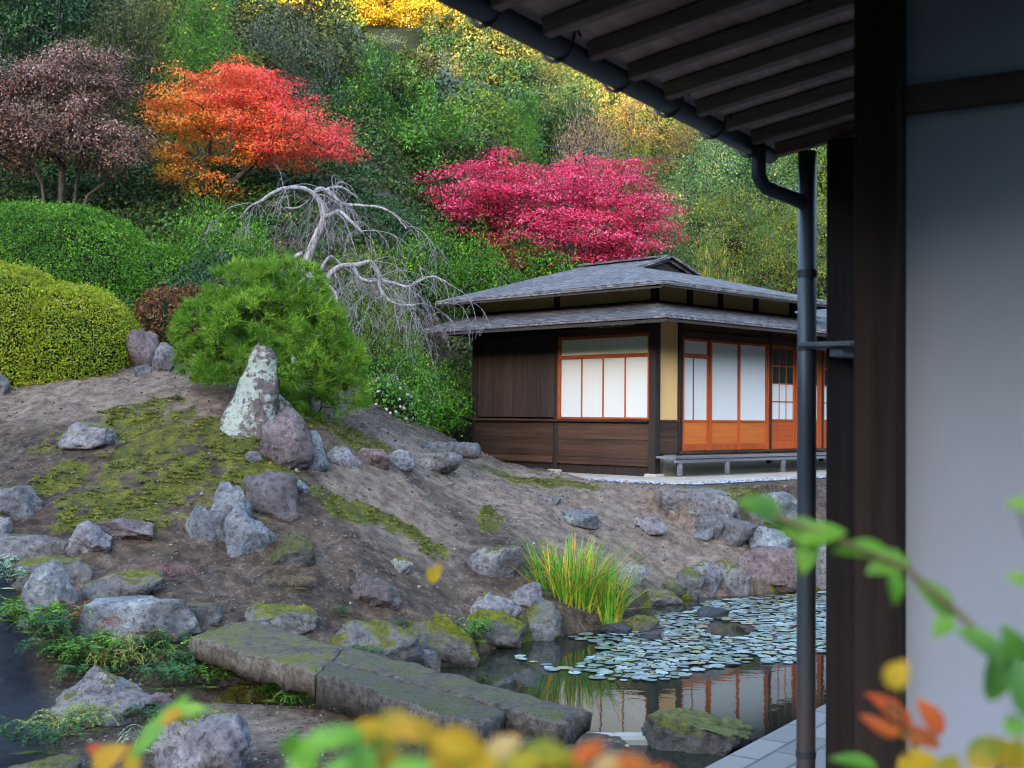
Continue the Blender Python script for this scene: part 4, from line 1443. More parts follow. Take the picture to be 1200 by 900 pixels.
def tree_thing(name, label, cat, base, trunk, cs, dirs, seed, leafm, barkm, n_per, spread, size, wfac=.55, group=None, up=.5, flatten=.5, tip_r=.012, hang=0.0, limbs=None, rz_=0.0, jit=.35, droop=0.0):
    r = np.random.RandomState(seed + 500)
    root = thing(name, label, cat, base, rz_, group)
    if trunk is not None:
        att = cs if limbs is None else cs[r.permutation(len(cs))[:limbs]]
        V, Q = skeleton(trunk, att, seed, tip_r=tip_r, droop=droop)
        obj('trunk', mesh_np('trunk', V, Q, mats=[barkm], smooth=True), root)
    V = spray_leaves(r, cs, dirs, n_per, spread, size, wfac, up, flatten, hang, jit)
    obj('crown', mesh_np('crown', V, quad_ids(len(V) // 4), mats=[leafm]), root)
    return root

M_BARK = bark_mat('bark', (.025, .02, .017), (.10, .085, .075))
M_BARKG = bark_mat('grey_bark', (.055, .048, .046), (.36, .335, .345), 24)
L_DARK = leaf_mat('leaf_dark_green', [(0, (.008, .022, .006)), (.6, (.02, .055, .012)), (1, (.045, .10, .02))], .25, (.012, .03, .012), rough=.35, spec=.5)
L_MID = leaf_mat('leaf_mid_green', [(0, (.02, .065, .006)), (.6, (.06, .165, .012)), (1, (.14, .27, .025))], .3, (.04, .10, .010), rough=.38, spec=.5)
L_BRIGHT = leaf_mat('leaf_bright_green', [(0, (.025, .075, .012)), (.6, (.055, .15, .018)), (1, (.12, .24, .03))], .35, (.04, .10, .014))
L_OLIVE = leaf_mat('leaf_olive', [(0, (.02, .03, .008)), (.6, (.055, .07, .018)), (1, (.11, .12, .035))], .3, (.04, .035, .016))
L_GREYG = leaf_mat('leaf_grey_green', [(0, (.02, .035, .018)), (.6, (.05, .085, .048)), (1, (.13, .17, .12))], .25, (.06, .07, .055))
L_YELG = leaf_mat('leaf_yellow_green', [(0, (.05, .075, .010)), (.5, (.085, .13, .014)), (1, (.2, .23, .03))], .35, (.04, .085, .016))
L_GOLD = leaf_mat('leaf_gold', [(0, (.17, .12, .010)), (.5, (.42, .25, .015)), (1, (.62, .38, .035))], .4, (.12, .12, .015))
L_TAN = leaf_mat('leaf_tan', [(0, (.12, .075, .02)), (.5, (.27, .17, .045)), (1, (.42, .27, .08))], .35, (.1, .085, .03))
L_RUST = leaf_mat('leaf_rust_scrub', [(0, (.07, .04, .03)), (.5, (.16, .095, .065)), (1, (.25, .17, .11))], .3, (.06, .07, .03))
L_BLUEG = leaf_mat('leaf_blue_green', [(0, (.03, .065, .022)), (.5, (.085, .15, .05)), (.85, (.19, .26, .10)), (1, (.38, .32, .05))], .3, (.045, .09, .018), .8)
L_MIX = leaf_mat('leaf_autumn_mixed', [(0, (.04, .075, .012)), (.5, (.10, .155, .02)), (.82, (.22, .22, .025)), (.94, (.42, .2, .03)), (1, (.45, .32, .05))], .35, (.05, .11, .03), 1.0)
L_PINK = leaf_mat('leaf_crimson', [(0, (.28, .01, .035)), (.45, (.56, .035, .105)), (.8, (.68, .09, .18)), (1, (.72, .18, .26))], .42, (.50, .022, .06), 1.1, .5, .3, sat=1.0)
L_FIRE = leaf_mat('leaf_orange_red', [(0, (.34, .05, .012)), (.5, (.56, .06, .03)), (1, (.68, .12, .05))], .42, None, sat=1.0, grad=((.75, 0, .65), -.1, 3.7, [(0, (.30, .22, .015)), (.25, (.58, .20, .018)), (.48, (.64, .12, .028)), (.72, (.62, .045, .04)), (1, (.64, .06, .08))]))
L_PLUM = leaf_mat('leaf_plum_brown', [(0, (.06, .028, .02)), (.5, (.16, .072, .055)), (.8, (.25, .125, .095)), (1, (.42, .28, .22))], .25, (.06, .035, .022), 1.0, .4, .45)
L_AZA = leaf_mat('leaf_azalea_gold_green', [(0, (.06, .09, .004)), (.45, (.18, .225, .010)), (.88, (.28, .30, .014)), (1, (.38, .26, .02))], .3, (.13, .175, .008), 1.4)
L_HEDGE = leaf_mat('leaf_clipped_green', [(0, (.016, .05, .004)), (.5, (.05, .14, .008)), (.93, (.10, .23, .013)), (1, (.26, .28, .02))], .28, (.03, .09, .006), 1.0)
L_PALE = leaf_mat('leaf_pale_evergreen', [(0, (.05, .095, .06)), (.5, (.12, .19, .12)), (1, (.24, .32, .22))], .25, None)
L_REDB = leaf_mat('leaf_dull_red', [(0, (.05, .014, .010)), (.5, (.12, .03, .018)), (.8, (.18, .09, .02)), (1, (.10, .10, .02))], .3, (.06, .05, .012), 1.5)
L_PINE = leaf_mat('pine_needles', [(0, (.012, .035, .004)), (.5, (.075, .16, .012)), (1, (.22, .33, .028))], .2, (.05, .12, .009), 1.8, .5, .3)

# ------------------------------------------------------------------ clipped shrubs: a close skin of small leaves over a body of twigs
def clipped(name, label, cat, base, lobes, leafm, size, dens, seed, lump=.06, loose=.07, group=None, extra=None):
    """lobes: [(centre offset, radii)]; skin leaves of all lobes outside the others"""
    r = np.random.RandomState(seed)
    root = thing(name, label, cat, base, 0, group)
    VV = []
    core = []
    for i, (c, rad) in enumerate(lobes):
        c, rad = np.array(c, float), np.array(rad, float)
        area = 2 * math.pi * ((rad[0] * rad[1]) ** 1.6 + (rad[0] * rad[2]) ** 1.6 + (rad[1] * rad[2]) ** 1.6) ** (1 / 1.6) / 3 ** (1 / 1.6) * 2
        n = int(area * dens)
        d = norm(r.normal(size=(n, 3)))
        d = d[d[:, 2] > -.35]
        q = (np.abs(d) ** 2.5).sum(1) ** (-1 / 2.5)
        lum = 1 + lump * fbm(d * 3.2 + seed + i * 7, 3, 71) + lump * .6 * fbm(d * 9 + seed, 2, 72)
        P = c + d * (q * lum * (1 - loose * r.uniform(size=len(d)) ** 1.5))[:, None] * rad
        keep = np.ones(len(P), bool)
        for j, (c2, r2) in enumerate(lobes):
            if j != i:
                e = (np.abs((P - np.array(c2)) / np.array(r2)) ** 2.5).sum(1) ** (1 / 2.5)
                keep &= e > .93
        P, dd = P[keep], norm(d[keep] / rad)
        m = len(P)
        Nn = norm(dd + r.normal(size=(m, 3)) * .55)
        D = norm(dd * .5 + r.normal(size=(m, 3)) * .8 + np.array([0, 0, .25]))
        L = size * r.uniform(.6, 1.3, m)
        VV.append(leaf_quads(P + dd * r.exponential(.02, m)[:, None], Nn, D, L, L * .5))
        Vc, Fc = ICO[4]
        qc = (np.abs(Vc) ** 2.5).sum(1) ** (-1 / 2.5)
        lc = 1 + lump * fbm(Vc * 3.2 + seed + i * 7, 3, 71)
        core.append((c + Vc * (qc * lc * (.965 - loose))[:, None] * rad, Fc))
    V = np.concatenate(VV)
    obj('foliage', mesh_np('foliage', V, quad_ids(len(V) // 4), mats=[leafm]), root)
    Vc, Fc = merge(core)
    obj('branches', mesh_np('branches', Vc, tris=Fc, mats=[M_TWIGS], smooth=True), root)
    return root
t = MT('inner_twigs'); n1 = t.noise(t.co(), 14, 5, .7)
t.set(color=t.ramp(n1, [(.35, (.006, .009, .004)), (.6, (.02, .028, .010)), (.8, (.045, .04, .022))]), rough=.95, spec=.1, normal=t.bump(n1, 1.0, .05))
M_TWIGS = t.m

def P3at(px, py, Yd):
    p = at(px, py, Yd)
    return p
# yellow-green clipped azalea, two rounded lobes
Yd = 17.9
k = mpp(Yd)
b0 = at(60, 448, Yd)
clipped('clipped_azalea', 'yellow-green clipped azalea mound with two rounded lobes at the left edge', 'shrub', b0,
        [((-58 * k, 0, 8 * k), (88 * k, 1.15, 128 * k)), ((18 * k, .15, 6 * k), (80 * k, 1.1, 108 * k)), ((-150 * k, .3, 10 * k), (90 * k, 1.2, 130 * k))], L_AZA, .034, 5600, 1, .05, .05)
# pale-leaved low hedge behind it
Yd = 19.6
k = mpp(Yd)
b0 = at(40, 400, Yd)
clipped('pale_shrub', 'low shrub with pale bluish leaves peeping over the yellow-green azalea', 'shrub', b0,
        [((-60 * k, 0, 0), (90 * k, .8, 86 * k)), ((40 * k, .1, -10 * k), (72 * k, .7, 70 * k))], L_PALE, .07, 1400, 2, .08, .1)
# dark green clipped bank
Yd = 22.0
k = mpp(Yd)
b0 = at(70, 400, Yd)
clipped('clipped_bank', 'big smooth bank of dark green clipped shrub below the plum coloured tree', 'shrub', b0,
        [((-20 * k, 0, -10 * k), (150 * k, 1.9, 170 * k)), ((95 * k, .3, -10 * k), (78 * k, 1.5, 128 * k)), ((-190 * k, .4, -10 * k), (150 * k, 1.9, 172 * k))], L_HEDGE, .044, 3600, 3, .055, .06)
# dull red shrub
Yd = 19.3
k = mpp(Yd)
b0 = at(197, 405, Yd)
clipped('red_shrub', 'dull red and brown leaved shrub between clipped bank and round pine', 'shrub', b0,
        [((-5 * k, 0, 10 * k), (36 * k, .5, 58 * k)), ((28 * k, .2, 20 * k), (28 * k, .45, 50 * k))], L_REDB, .06, 1500, 4, .16, .25)

# ------------------------------------------------------------------ round pine
def pine():
    r = np.random.RandomState(5)
    Yd = 16.0
    k = mpp(Yd)
    base = at(322, 492, Yd)
    root = thing('round_pine', 'bright green dense round pine with long needles behind the standing stone', 'tree', base)
    lobes = []
    for (px, py, rx, rz_, dy) in [(285, 345, 55, 44, .1), (335, 340, 52, 42, 0), (250, 390, 50, 48, -.1), (310, 392, 62, 50, -.5), (365, 385, 48, 46, -.1), (235, 425, 36, 34, 0), (275, 435, 42, 34, -.45), (390, 425, 42, 44, .1), (350, 435, 50, 40, -.5), (402, 462, 32, 34, .05), (320, 470, 36, 26, -.3), (375, 478, 32, 26, -.2), (300, 380, 80, 60, .6), (360, 430, 60, 50, .6), (245, 440, 30, 24, .3)]:
        lobes.append((np.array([(px - 322) * k, dy, (492 - py) * k]), np.array([rx * k, (rx + 8) * k * .95, rz_ * k])))
    T, O = [], []
    for c, rad in lobes:
        rad = rad * .88
        n = int(235 * rad[0] * rad[2] / .26)
        d = norm(r.normal(size=(n, 3)))
        d = d[d[:, 2] > -.55]
        P = c + d * rad * (1 + .12 * fbm(d * 3 + c, 2, 81)[:, None]) * r.uniform(.86, 1.0, (len(d), 1))
        kp = fbm(P * 2.6, 2, 83) > -.22
        T.append(P[kp]); O.append(d[kp])
    T, O = np.concatenate(T), np.concatenate(O)
    nn = 64
    n = len(T) * nn
    A = norm(np.repeat(O, nn, 0) * .75 + np.array([0, 0, .75]))
    D = norm(A * r.uniform(.5, 1.3, (n, 1)) + r.normal(size=(n, 3)) * .62)
    L = r.uniform(.07, .135, n)[:, None]
    P0 = np.repeat(T, nn, 0) + r.normal(size=(n, 3)) * .012 + A * r.uniform(-.05, .03, (n, 1))
    S = norm(np.cross(D, r.normal(size=(n, 3))))
    w = .0033
    V = np.stack([P0 - S * w, P0 + S * w, P0 + D * L + S * w * .3 - np.array([0, 0, .012]) * L / .15, P0 + D * L - S * w * .3 - np.array([0, 0, .012]) * L / .15], 1).reshape(-1, 3)
    obj('crown', mesh_np('crown', V, quad_ids(n), mats=[L_PINE]), root)
    V, Q = skeleton([[(0, .25, -.4), (.05, .2, .35), (-.1, .1, .9), (0, 0, 1.4)]], T[r.permutation(len(T))[:420]] * .93 + np.array([0, 0, .04]), 5, tip_r=.008)
    obj('trunk', mesh_np('trunk', V, Q, mats=[M_BARK], smooth=True), root)
pine()

# ------------------------------------------------------------------ weeping bare tree
def weeping():
    r = np.random.RandomState(9)
    Yd = 19.4
    k = mpp(Yd)
    base = at(350, 470, Yd)
    root = thing('weeping_tree', 'bare weeping tree with twisted silvery trunk and drooping twigs', 'tree', base)
    def L(px, py, dy=0.0):
        return np.array([(px - 350) * k, dy, (470 - py) * k])
    limbs = [
        ([(338, 480, .1), (346, 420, .1), (352, 360, .05), (356, 312, 0), (360, 297, 0), (371, 270, 0), (377, 254, -.02), (372, 236, 0), (364, 226, 0)], .092, .045),
        ([(364, 226, 0), (352, 221, -.1), (332, 223, -.2), (318, 231, -.3), (308, 240, -.35), (297, 246, -.4), (286, 260, -.45)], .045, .012),
        ([(364, 226, 0), (372, 219, .05), (384, 225, .1), (398, 236, .12), (420, 238, .1), (445, 242, 0), (462, 252, 0), (474, 266, 0)], .04, .010),
        ([(377, 254, 0), (386, 253, -.15), (398, 250, -.25), (412, 262, -.3), (426, 275, -.35)], .048, .018),
        ([(384, 225, .1), (378, 216, .3), (392, 212, .45), (410, 222, .55)], .035, .015),
        ([(356, 318, 0), (366, 328, -.05), (378, 330, -.1), (390, 318, -.12), (402, 312, -.14), (418, 311, -.15), (433, 307, -.15), (440, 316, -.15), (447, 328, -.15), (462, 332, -.16), (478, 336, -.18), (490, 330, -.2), (506, 324, -.2), (522, 330, -.2)], .06, .012),
        ([(414, 312, -.15), (421, 325, -.2), (432, 330, -.2), (444, 329, -.16)], .028, .026),
        ([(444, 322, -.15), (446, 340, -.2), (456, 352, -.25), (470, 358, -.3), (488, 358, -.3)], .034, .02),
        ([(378, 330, -.1), (388, 338, -.2), (396, 348, -.3), (397, 356, -.35)], .03, .018),
        ([(372, 322, -.05), (376, 308, .1), (384, 298, .15), (392, 304, .2), (402, 314, .2)], .03, .012),
        ([(352, 296, 0), (342, 304, -.05), (348, 314, -.1)], .035, .03),
        ([(364, 226, 0), (355, 232, .25), (340, 238, .4), (325, 236, .5)], .03, .014),
    ]
    parts = []
    ends = []
    for pl, r0, r1 in limbs:
        pts = [L(*p) for p in pl]
        # smooth through the points
        out = []
        for i in range(len(pts) - 1):
            p0, p1, p2, p3 = pts[max(i - 1, 0)], pts[i], pts[i + 1], pts[min(i + 2, len(pts) - 1)]
            for s in range(5):
                u = s / 5
                out.append(.5 * ((2 * p1) + (-p0 + p2) * u + (2 * p0 - 5 * p1 + 4 * p2 - p3) * u * u + (-p0 + 3 * p1 - 3 * p2 + p3) * u ** 3))
        out.append(pts[-1])
        out = np.array(out)
        rad = np.linspace(r0, r1, len(out)) * (1 + .22 * fbm(out * 6, 2, 91))
        V, Q = tube_np(out, rad, 9)
        V = V + fbm(V * 14, 2, 92)[:, None] * .008
        parts.append((V, Q))
        for i in range(8 if r0 > .1 else 0, len(out)):
            ends.append((out[i], rad[i], out[min(i + 1, len(out) - 1)] - out[i - 1]))
    obj('trunk', merge_mesh('trunk', parts, M_BARKG), root)
    # drooping twigs: arch out then hang, with side twigs
    tw = []
    def twig(p, d, L_, rr, depth):
        pts = [np.array(p)]
        d = d / (np.linalg.norm(d) + 1e-9)
        m = 9
        for i in range(m):
            d = d + np.array([0, 0, -.16 if depth < 2 else -.13]) * (1 + i * .10) + r.normal(size=3) * .10
            d = d / np.linalg.norm(d)
            pts.append(pts[-1] + d * L_ / m)
        tw.append(tube_np(pts, np.linspace(rr, .0028, m + 1), 4))
        if depth < 3:
            for i in range(1, m):
                if r.uniform() < (.42, .26, .08)[depth]:
                    q = r.normal(size=3); q[2] = abs(q[2]) * .3
                    twig(pts[i], d * .5 + q * .8, L_ * r.uniform(.35, .75), rr * .55, depth + 1)
    for p, rad, tg in ends:
        if rad < .06 and r.uniform() < .27:
            q = r.normal(size=3)
            q[2] = q[2] * .4 + .05
            right = 1.25 if p[0] > .9 else 1.0
            twig(p, q + np.array([.8 if p[0] > .3 else -.8, -.1, .05]), r.uniform(.5, 1.05) * right, .0075, 0)
    obj('twigs', merge_mesh('twigs', tw, M_TWIGG), root)
def merge_mesh(name, parts, mat):
    V, Q = merge(parts)
    return mesh_np(name, V, Q, mats=[mat], smooth=True)
M_TWIGG = bark_mat('grey_twig', (.10, .085, .09), (.28, .245, .265), 30)
weeping()

# ------------------------------------------------------------------ the two maples and the plum-leaved tree
def layered(r, n, spec, k, ref, tier=0):
    """spec: crown ellipses in photograph pixels (cx, cy, rx, rz, depth offset, depth radius)"""
    cs, ds = [], []
    tot = sum(s[2] * s[3] for s in spec)
    for (cx, cy, rx, rz_, dy, ry) in spec:
        m = max(6, int(n * rx * rz_ / tot))
        c, d = ell_points(m, r, ((cx - ref[0]) * k, dy, (ref[1] - cy) * k), (rx * k, ry, rz_ * k), .45, -.75, .3, cx * .01)
        ctr0 = np.array([(cx - ref[0]) * k, dy, (ref[1] - cy) * k])
        if tier:
            c[:, 2] = np.round(c[:, 2] / tier + .3 * np.sin(c[:, 0] * 2.3 + cx)) * tier + .14 * np.sin(c[:, 0] * 3.1 + c[:, 1] * 2.3 + cy) + r.normal(size=len(c)) * .115 - .10 * np.abs(c[:, 0] - ctr0[0])
        o_ = r.uniform(size=len(c)) < .22
        c[o_] = ctr0 + (c[o_] - ctr0) * r.uniform(1.1, 1.5, (o_.sum(), 1)) * np.array([1, 1, .75])
        cs.append(c); ds.append(d)
    return np.concatenate(cs), np.concatenate(ds)
def maple_pink():
    r = np.random.RandomState(21)
    Yd = 31.0
    k = mpp(Yd)
    base = at(650, 345, Yd)
    spec = [(585, 215, 66, 32, 0, 1.4), (640, 225, 82, 46, .3, 1.6), (700, 230, 72, 44, -.2, 1.6), (750, 250, 40, 30, 0, 1.1), (655, 270, 95, 32, -.6, 1.5), (525, 232, 38, 18, 0, .9), (655, 295, 55, 18, -1.0, .9), (730, 278, 42, 26, -.5, 1.0), (575, 185, 22, 14, .1, .6), (565, 258, 40, 18, -.4, .8), (690, 205, 50, 20, .4, 1.2)]
    cs, ds = layered(r, 400, spec, k, (650, 345), .46)
    trunk = [[(0, 0, -1.0), (.1, 0, .6), (-.1, 0, 1.2), (-.3, 0, 2.0)], [(-.1, 0, 1.2), (.5, .1, 1.9), (.9, .1, 2.4)], [(.1, 0, .6), (.2, -.3, 1.4), (.1, -.6, 2.0)]]
    tree_thing('maple', 'crimson pink maple spreading in flat layers behind the tea house roof', 'tree', base, trunk, cs, ds, 21, L_PINK, M_BARK, 115, .25, .068, .6, up=1.0, flatten=.22, tip_r=.012, hang=.5, limbs=260)
def maple_fire():
    r = np.random.RandomState(22)
    Yd = 26.0
    k = mpp(Yd)
    base = at(245, 262, Yd)
    spec = [(215, 125, 44, 32, 0, 1.0), (262, 110, 48, 32, .2, 1.2), (297, 108, 52, 34, .1, 1.2), (335, 150, 58, 38, -.1, 1.2), (375, 162, 40, 22, 0, .9), (290, 160, 52, 20, -.5, 1.2), (222, 160, 36, 18, -.2, 1.0), (338, 188, 44, 11, -.3, .9), (225, 196, 26, 9, -.2, .8), (248, 226, 17, 12, -.2, .5), (262, 205, 22, 7, -.4, .5), (196, 150, 20, 9, 0, .5), (290, 90, 34, 18, .1, .7), (200, 178, 24, 14, 0, .6)]
    cs, ds = layered(r, 350, spec, k, (245, 262), .40)
    trunk = [[(0, 0, -.8), (.05, 0, .4), (-.1, 0, 1.0), (-.3, 0, 1.7)], [(.05, 0, .4), (.4, 0, .8), (.9, .1, 1.3), (1.4, .1, 1.7)], [(.05, 0, .4), (.25, -.2, 1.1), (.5, -.2, 1.8)]]
    tree_thing('maple', 'maple turning from orange on the left to scarlet on the right', 'tree', base, trunk, cs, ds, 22, L_FIRE, M_BARK, 115, .2, .056, .6, up=1.0, flatten=.24, tip_r=.011, hang=.5, limbs=260)
def plum():
    r = np.random.RandomState(23)
    Yd = 24.6
    k = mpp(Yd)
    base = at(75, 245, Yd)
    spec = [(90, 70, 48, 26, .1, .9), (50, 92, 52, 26, 0, 1.0), (115, 105, 36, 26, .1, .8), (20, 95, 40, 26, .1, .9), (70, 142, 58, 28, -.5, 1.0), (20, 150, 48, 30, -.2, 1.0), (125, 165, 50, 22, -.3, .9), (150, 190, 38, 15, -.2, .7), (80, 175, 46, 22, -.6, .9), (5, 185, 36, 20, -.2, .8), (-40, 130, 50, 50, 0, 1.2)]
    cs, ds = layered(r, 400, spec, k, (75, 245))
    trunk = [[(-.1, 0, -.6), (-.05, 0, .5), (-.1, .1, 1.2), (-.2, .1, 1.9)], [(.1, .1, -.6), (.2, .1, .5), (.3, .2, 1.2), (.4, .2, 2.0)], [(.2, -.1, -.6), (.5, -.1, .25), (.9, -.15, .55), (1.35, -.2, .8)], [(-.3, 0, -.6), (-.45, 0, .5), (-.8, .1, 1.1)]]
    tree_thing('plum_tree', 'plum brown leaved tree with several stems above the clipped bank', 'tree', base, trunk, cs, ds, 23, L_PLUM, M_BARK, 90, .17, .07, .5, up=.7, flatten=.45, tip_r=.011, hang=1.0, limbs=240)
maple_pink(); maple_fire(); plum()

# ------------------------------------------------------------------ trees of the slope: prototypes and their copies
def proto(kind, seed, leafm, spec, n, n_per, spread, size, wfac, up, flatten, hang, trunk_h, jit=.4, bark=None):
    r = np.random.RandomState(seed)
    cs, ds = [], []
    tot = sum(s[3] * s[5] for s in spec)
    for (cx, cy, cz, rx, ry, rz_) in spec:
        m = max(5, int(n * .72 * rx * rz_ / sum(q[3] * q[5] for q in spec)))
        c, d = ell_points(m, r, (cx, cy, cz), (rx, ry, rz_), .72, -.6, .3, seed + cx)
        cs.append(c); ds.append(d)
    cs, ds = np.concatenate(cs), np.concatenate(ds)
    root = tree_thing(kind, 'x', 'tree', (0, 0, -50), [[(0, 0, -1.2), (.05, 0, trunk_h * .5), (-.05, .05, trunk_h)]], cs, ds, seed, leafm, bark or M_BARK, int(n_per * 2.0), spread * .92, size * .8, wfac, up=up, flatten=flatten, hang=min(hang, 0.0), tip_r=.014, limbs=70, jit=jit)
    return root
ROUND = [(0, 0, 4.0, 1.9, 1.9, 1.3), (-1.2, .2, 3.0, 1.3, 1.3, 1.1), (1.2, -.2, 3.1, 1.3, 1.3, 1.1), (.2, -1.1, 2.7, 1.3, 1.1, 1.1), (0, 1.1, 3.0, 1.3, 1.1, 1.1), (.1, 0, 1.6, 1.7, 1.7, .9)]
TALL = [(0, 0, 5.2, .8, .8, 1.0), (-.3, .1, 4.1, 1.1, 1.1, 1.0), (.35, -.1, 3.3, 1.3, 1.2, 1.0), (-.3, 0, 2.3, 1.5, 1.4, 1.0), (.2, .1, 1.3, 1.6, 1.5, .9)]
LOOSE = [(-.9, 0, 3.9, 1.2, 1.1, .9), (.9, .2, 4.2, 1.1, 1.1, .9), (0, -.6, 3.2, 1.5, 1.1, .8), (-1.5, .1, 2.6, 1.1, 1.0, .8), (1.5, -.1, 2.7, 1.2, 1.0, .8), (0, .5, 4.8, .8, .8, .7), (.1, -.2, 1.6, 1.5, 1.2, .8)]
BUSH = [(0, 0, 1.0, 1.7, 1.4, .9), (-1.0, .1, .8, 1.1, 1.0, .8), (1.0, -.1, .85, 1.1, 1.0, .8)]
PR = {}
PR['evergreen'] = proto('evergreen_tree', 31, L_DARK, ROUND, 300, 40, .26, .15, .5, .5, .6, .2, 3.5)
PR['glossy'] = proto('evergreen_tree', 32, L_MID, ROUND, 260, 44, .22, .14, .42, .7, .6, -.3, 3.5)
PR['bright'] = proto('evergreen_tree', 33, L_BRIGHT, TALL, 260, 40, .2, .13, .42, .5, .9, -.6, 4.8)
PR['olive'] = proto('broadleaf_tree', 34, L_OLIVE, LOOSE, 260, 40, .26, .11, .5, .4, .7, .3, 3.8)
PR['grey'] = proto('broadleaf_tree', 35, L_GREYG, LOOSE, 230, 34, .28, .10, .42, .3, .8, -.4, 3.8)
PR['yellowgreen'] = proto('broadleaf_tree', 36, L_YELG, ROUND, 280, 40, .26, .13, .55, .6, .5, .3, 3.5)
PR['gold'] = proto('autumn_tree', 37, L_GOLD, LOOSE, 290, 42, .27, .14, .6, .6, .55, .4, 3.8)
PR['tan'] = proto('autumn_tree', 38, L_TAN, LOOSE, 210, 30, .3, .11, .55, .4, .7, .5, 3.8)
PR['rust'] = proto('scrub', 39, L_RUST, BUSH, 170, 34, .24, .09, .4, .3, .9, -.8, 1.0)
PR['blue'] = proto('broadleaf_tree', 40, L_BLUEG, LOOSE, 270, 40, .28, .115, .55, .5, .6, .4, 3.8)
PR['mixed'] = proto('autumn_tree', 41, L_MIX, LOOSE, 250, 38, .27, .11, .55, .5, .6, .4, 3.8)
PR['bushdark'] = proto('shrub', 42, L_DARK, BUSH, 230, 44, .18, .085, .5, .6, .7, 0, 1.0)
PR['bushmid'] = proto('shrub', 43, L_HEDGE, BUSH, 230, 46, .17, .08, .5, .6, .7, 0, 1.0)
PR['bushyel'] = proto('shrub', 44, L_YELG, BUSH, 200, 40, .17, .07, .5, .6, .7, 0, 1.0)
PR['bushmix'] = proto('shrub', 45, L_MIX, BUSH, 200, 38, .18, .075, .5, .6, .7, 0, 1.0)
HGT = {}
for kk, root in PR.items():
    me_ = [c for c in root.children if c.name.startswith('crown')][0].data
    co_ = np.zeros(len(me_.vertices) * 3, np.float32); me_.vertices.foreach_get('co', co_); co_ = co_.reshape(-1, 3)
    HGT[kk] = (float(np.percentile(co_[:, 2], 99)), float(np.percentile(np.abs(co_[:, 0]), 98)), float(np.percentile(co_[:, 2], 1)))
used_p = set()
PLANTED = []
def plant_tree(kind, px, py_top, width, Yd, label, cat=None, seed=0, py_bot=None):
    """a crown whose top stands at (px, py_top), width in photograph pixels, at depth Yd, on the slope's ground"""
    k = mpp(Yd)
    h0, w0, lo = HGT[kind]
    top = at(px, py_top, Yd)
    PLANTED.append((top.x, Yd, width * k / 2, kind))
    g = H(top.x, Yd) if Yd < 31 else float(hill(np.array([top.x]), np.array([Yd]))[0])
    sx = width * k / 2 / w0
    if py_bot is not None:
        zb = at(px, py_bot, Yd).z
        sz = (top.z - zb) / (h0 - lo)
        g2 = top.z - sz * h0
    else:
        sz = sx
        g2 = top.z - sz * h0
    sx = max(sx, sz / 1.5)
    if g2 > g + .5:           # never leave a stem hanging: stretch down to the slope
        sz = (top.z - g) / h0
        g2 = g
    loc = (top.x, Yd, g2)
    rot = (seed * 2.399) % 6.283
    if kind not in used_p:
        used_p.add(kind)
        r_ = PR[kind]
        r_.location = loc; r_.rotation_euler = (0, 0, rot); r_.scale = (sx, sx, sz)
        r_['label'] = label
        if cat: r_['category'] = cat
    else:
        r_ = copy_thing(PR[kind], loc, rot, (sx, sx, sz), label)
        if cat: r_['category'] = cat
    return r_
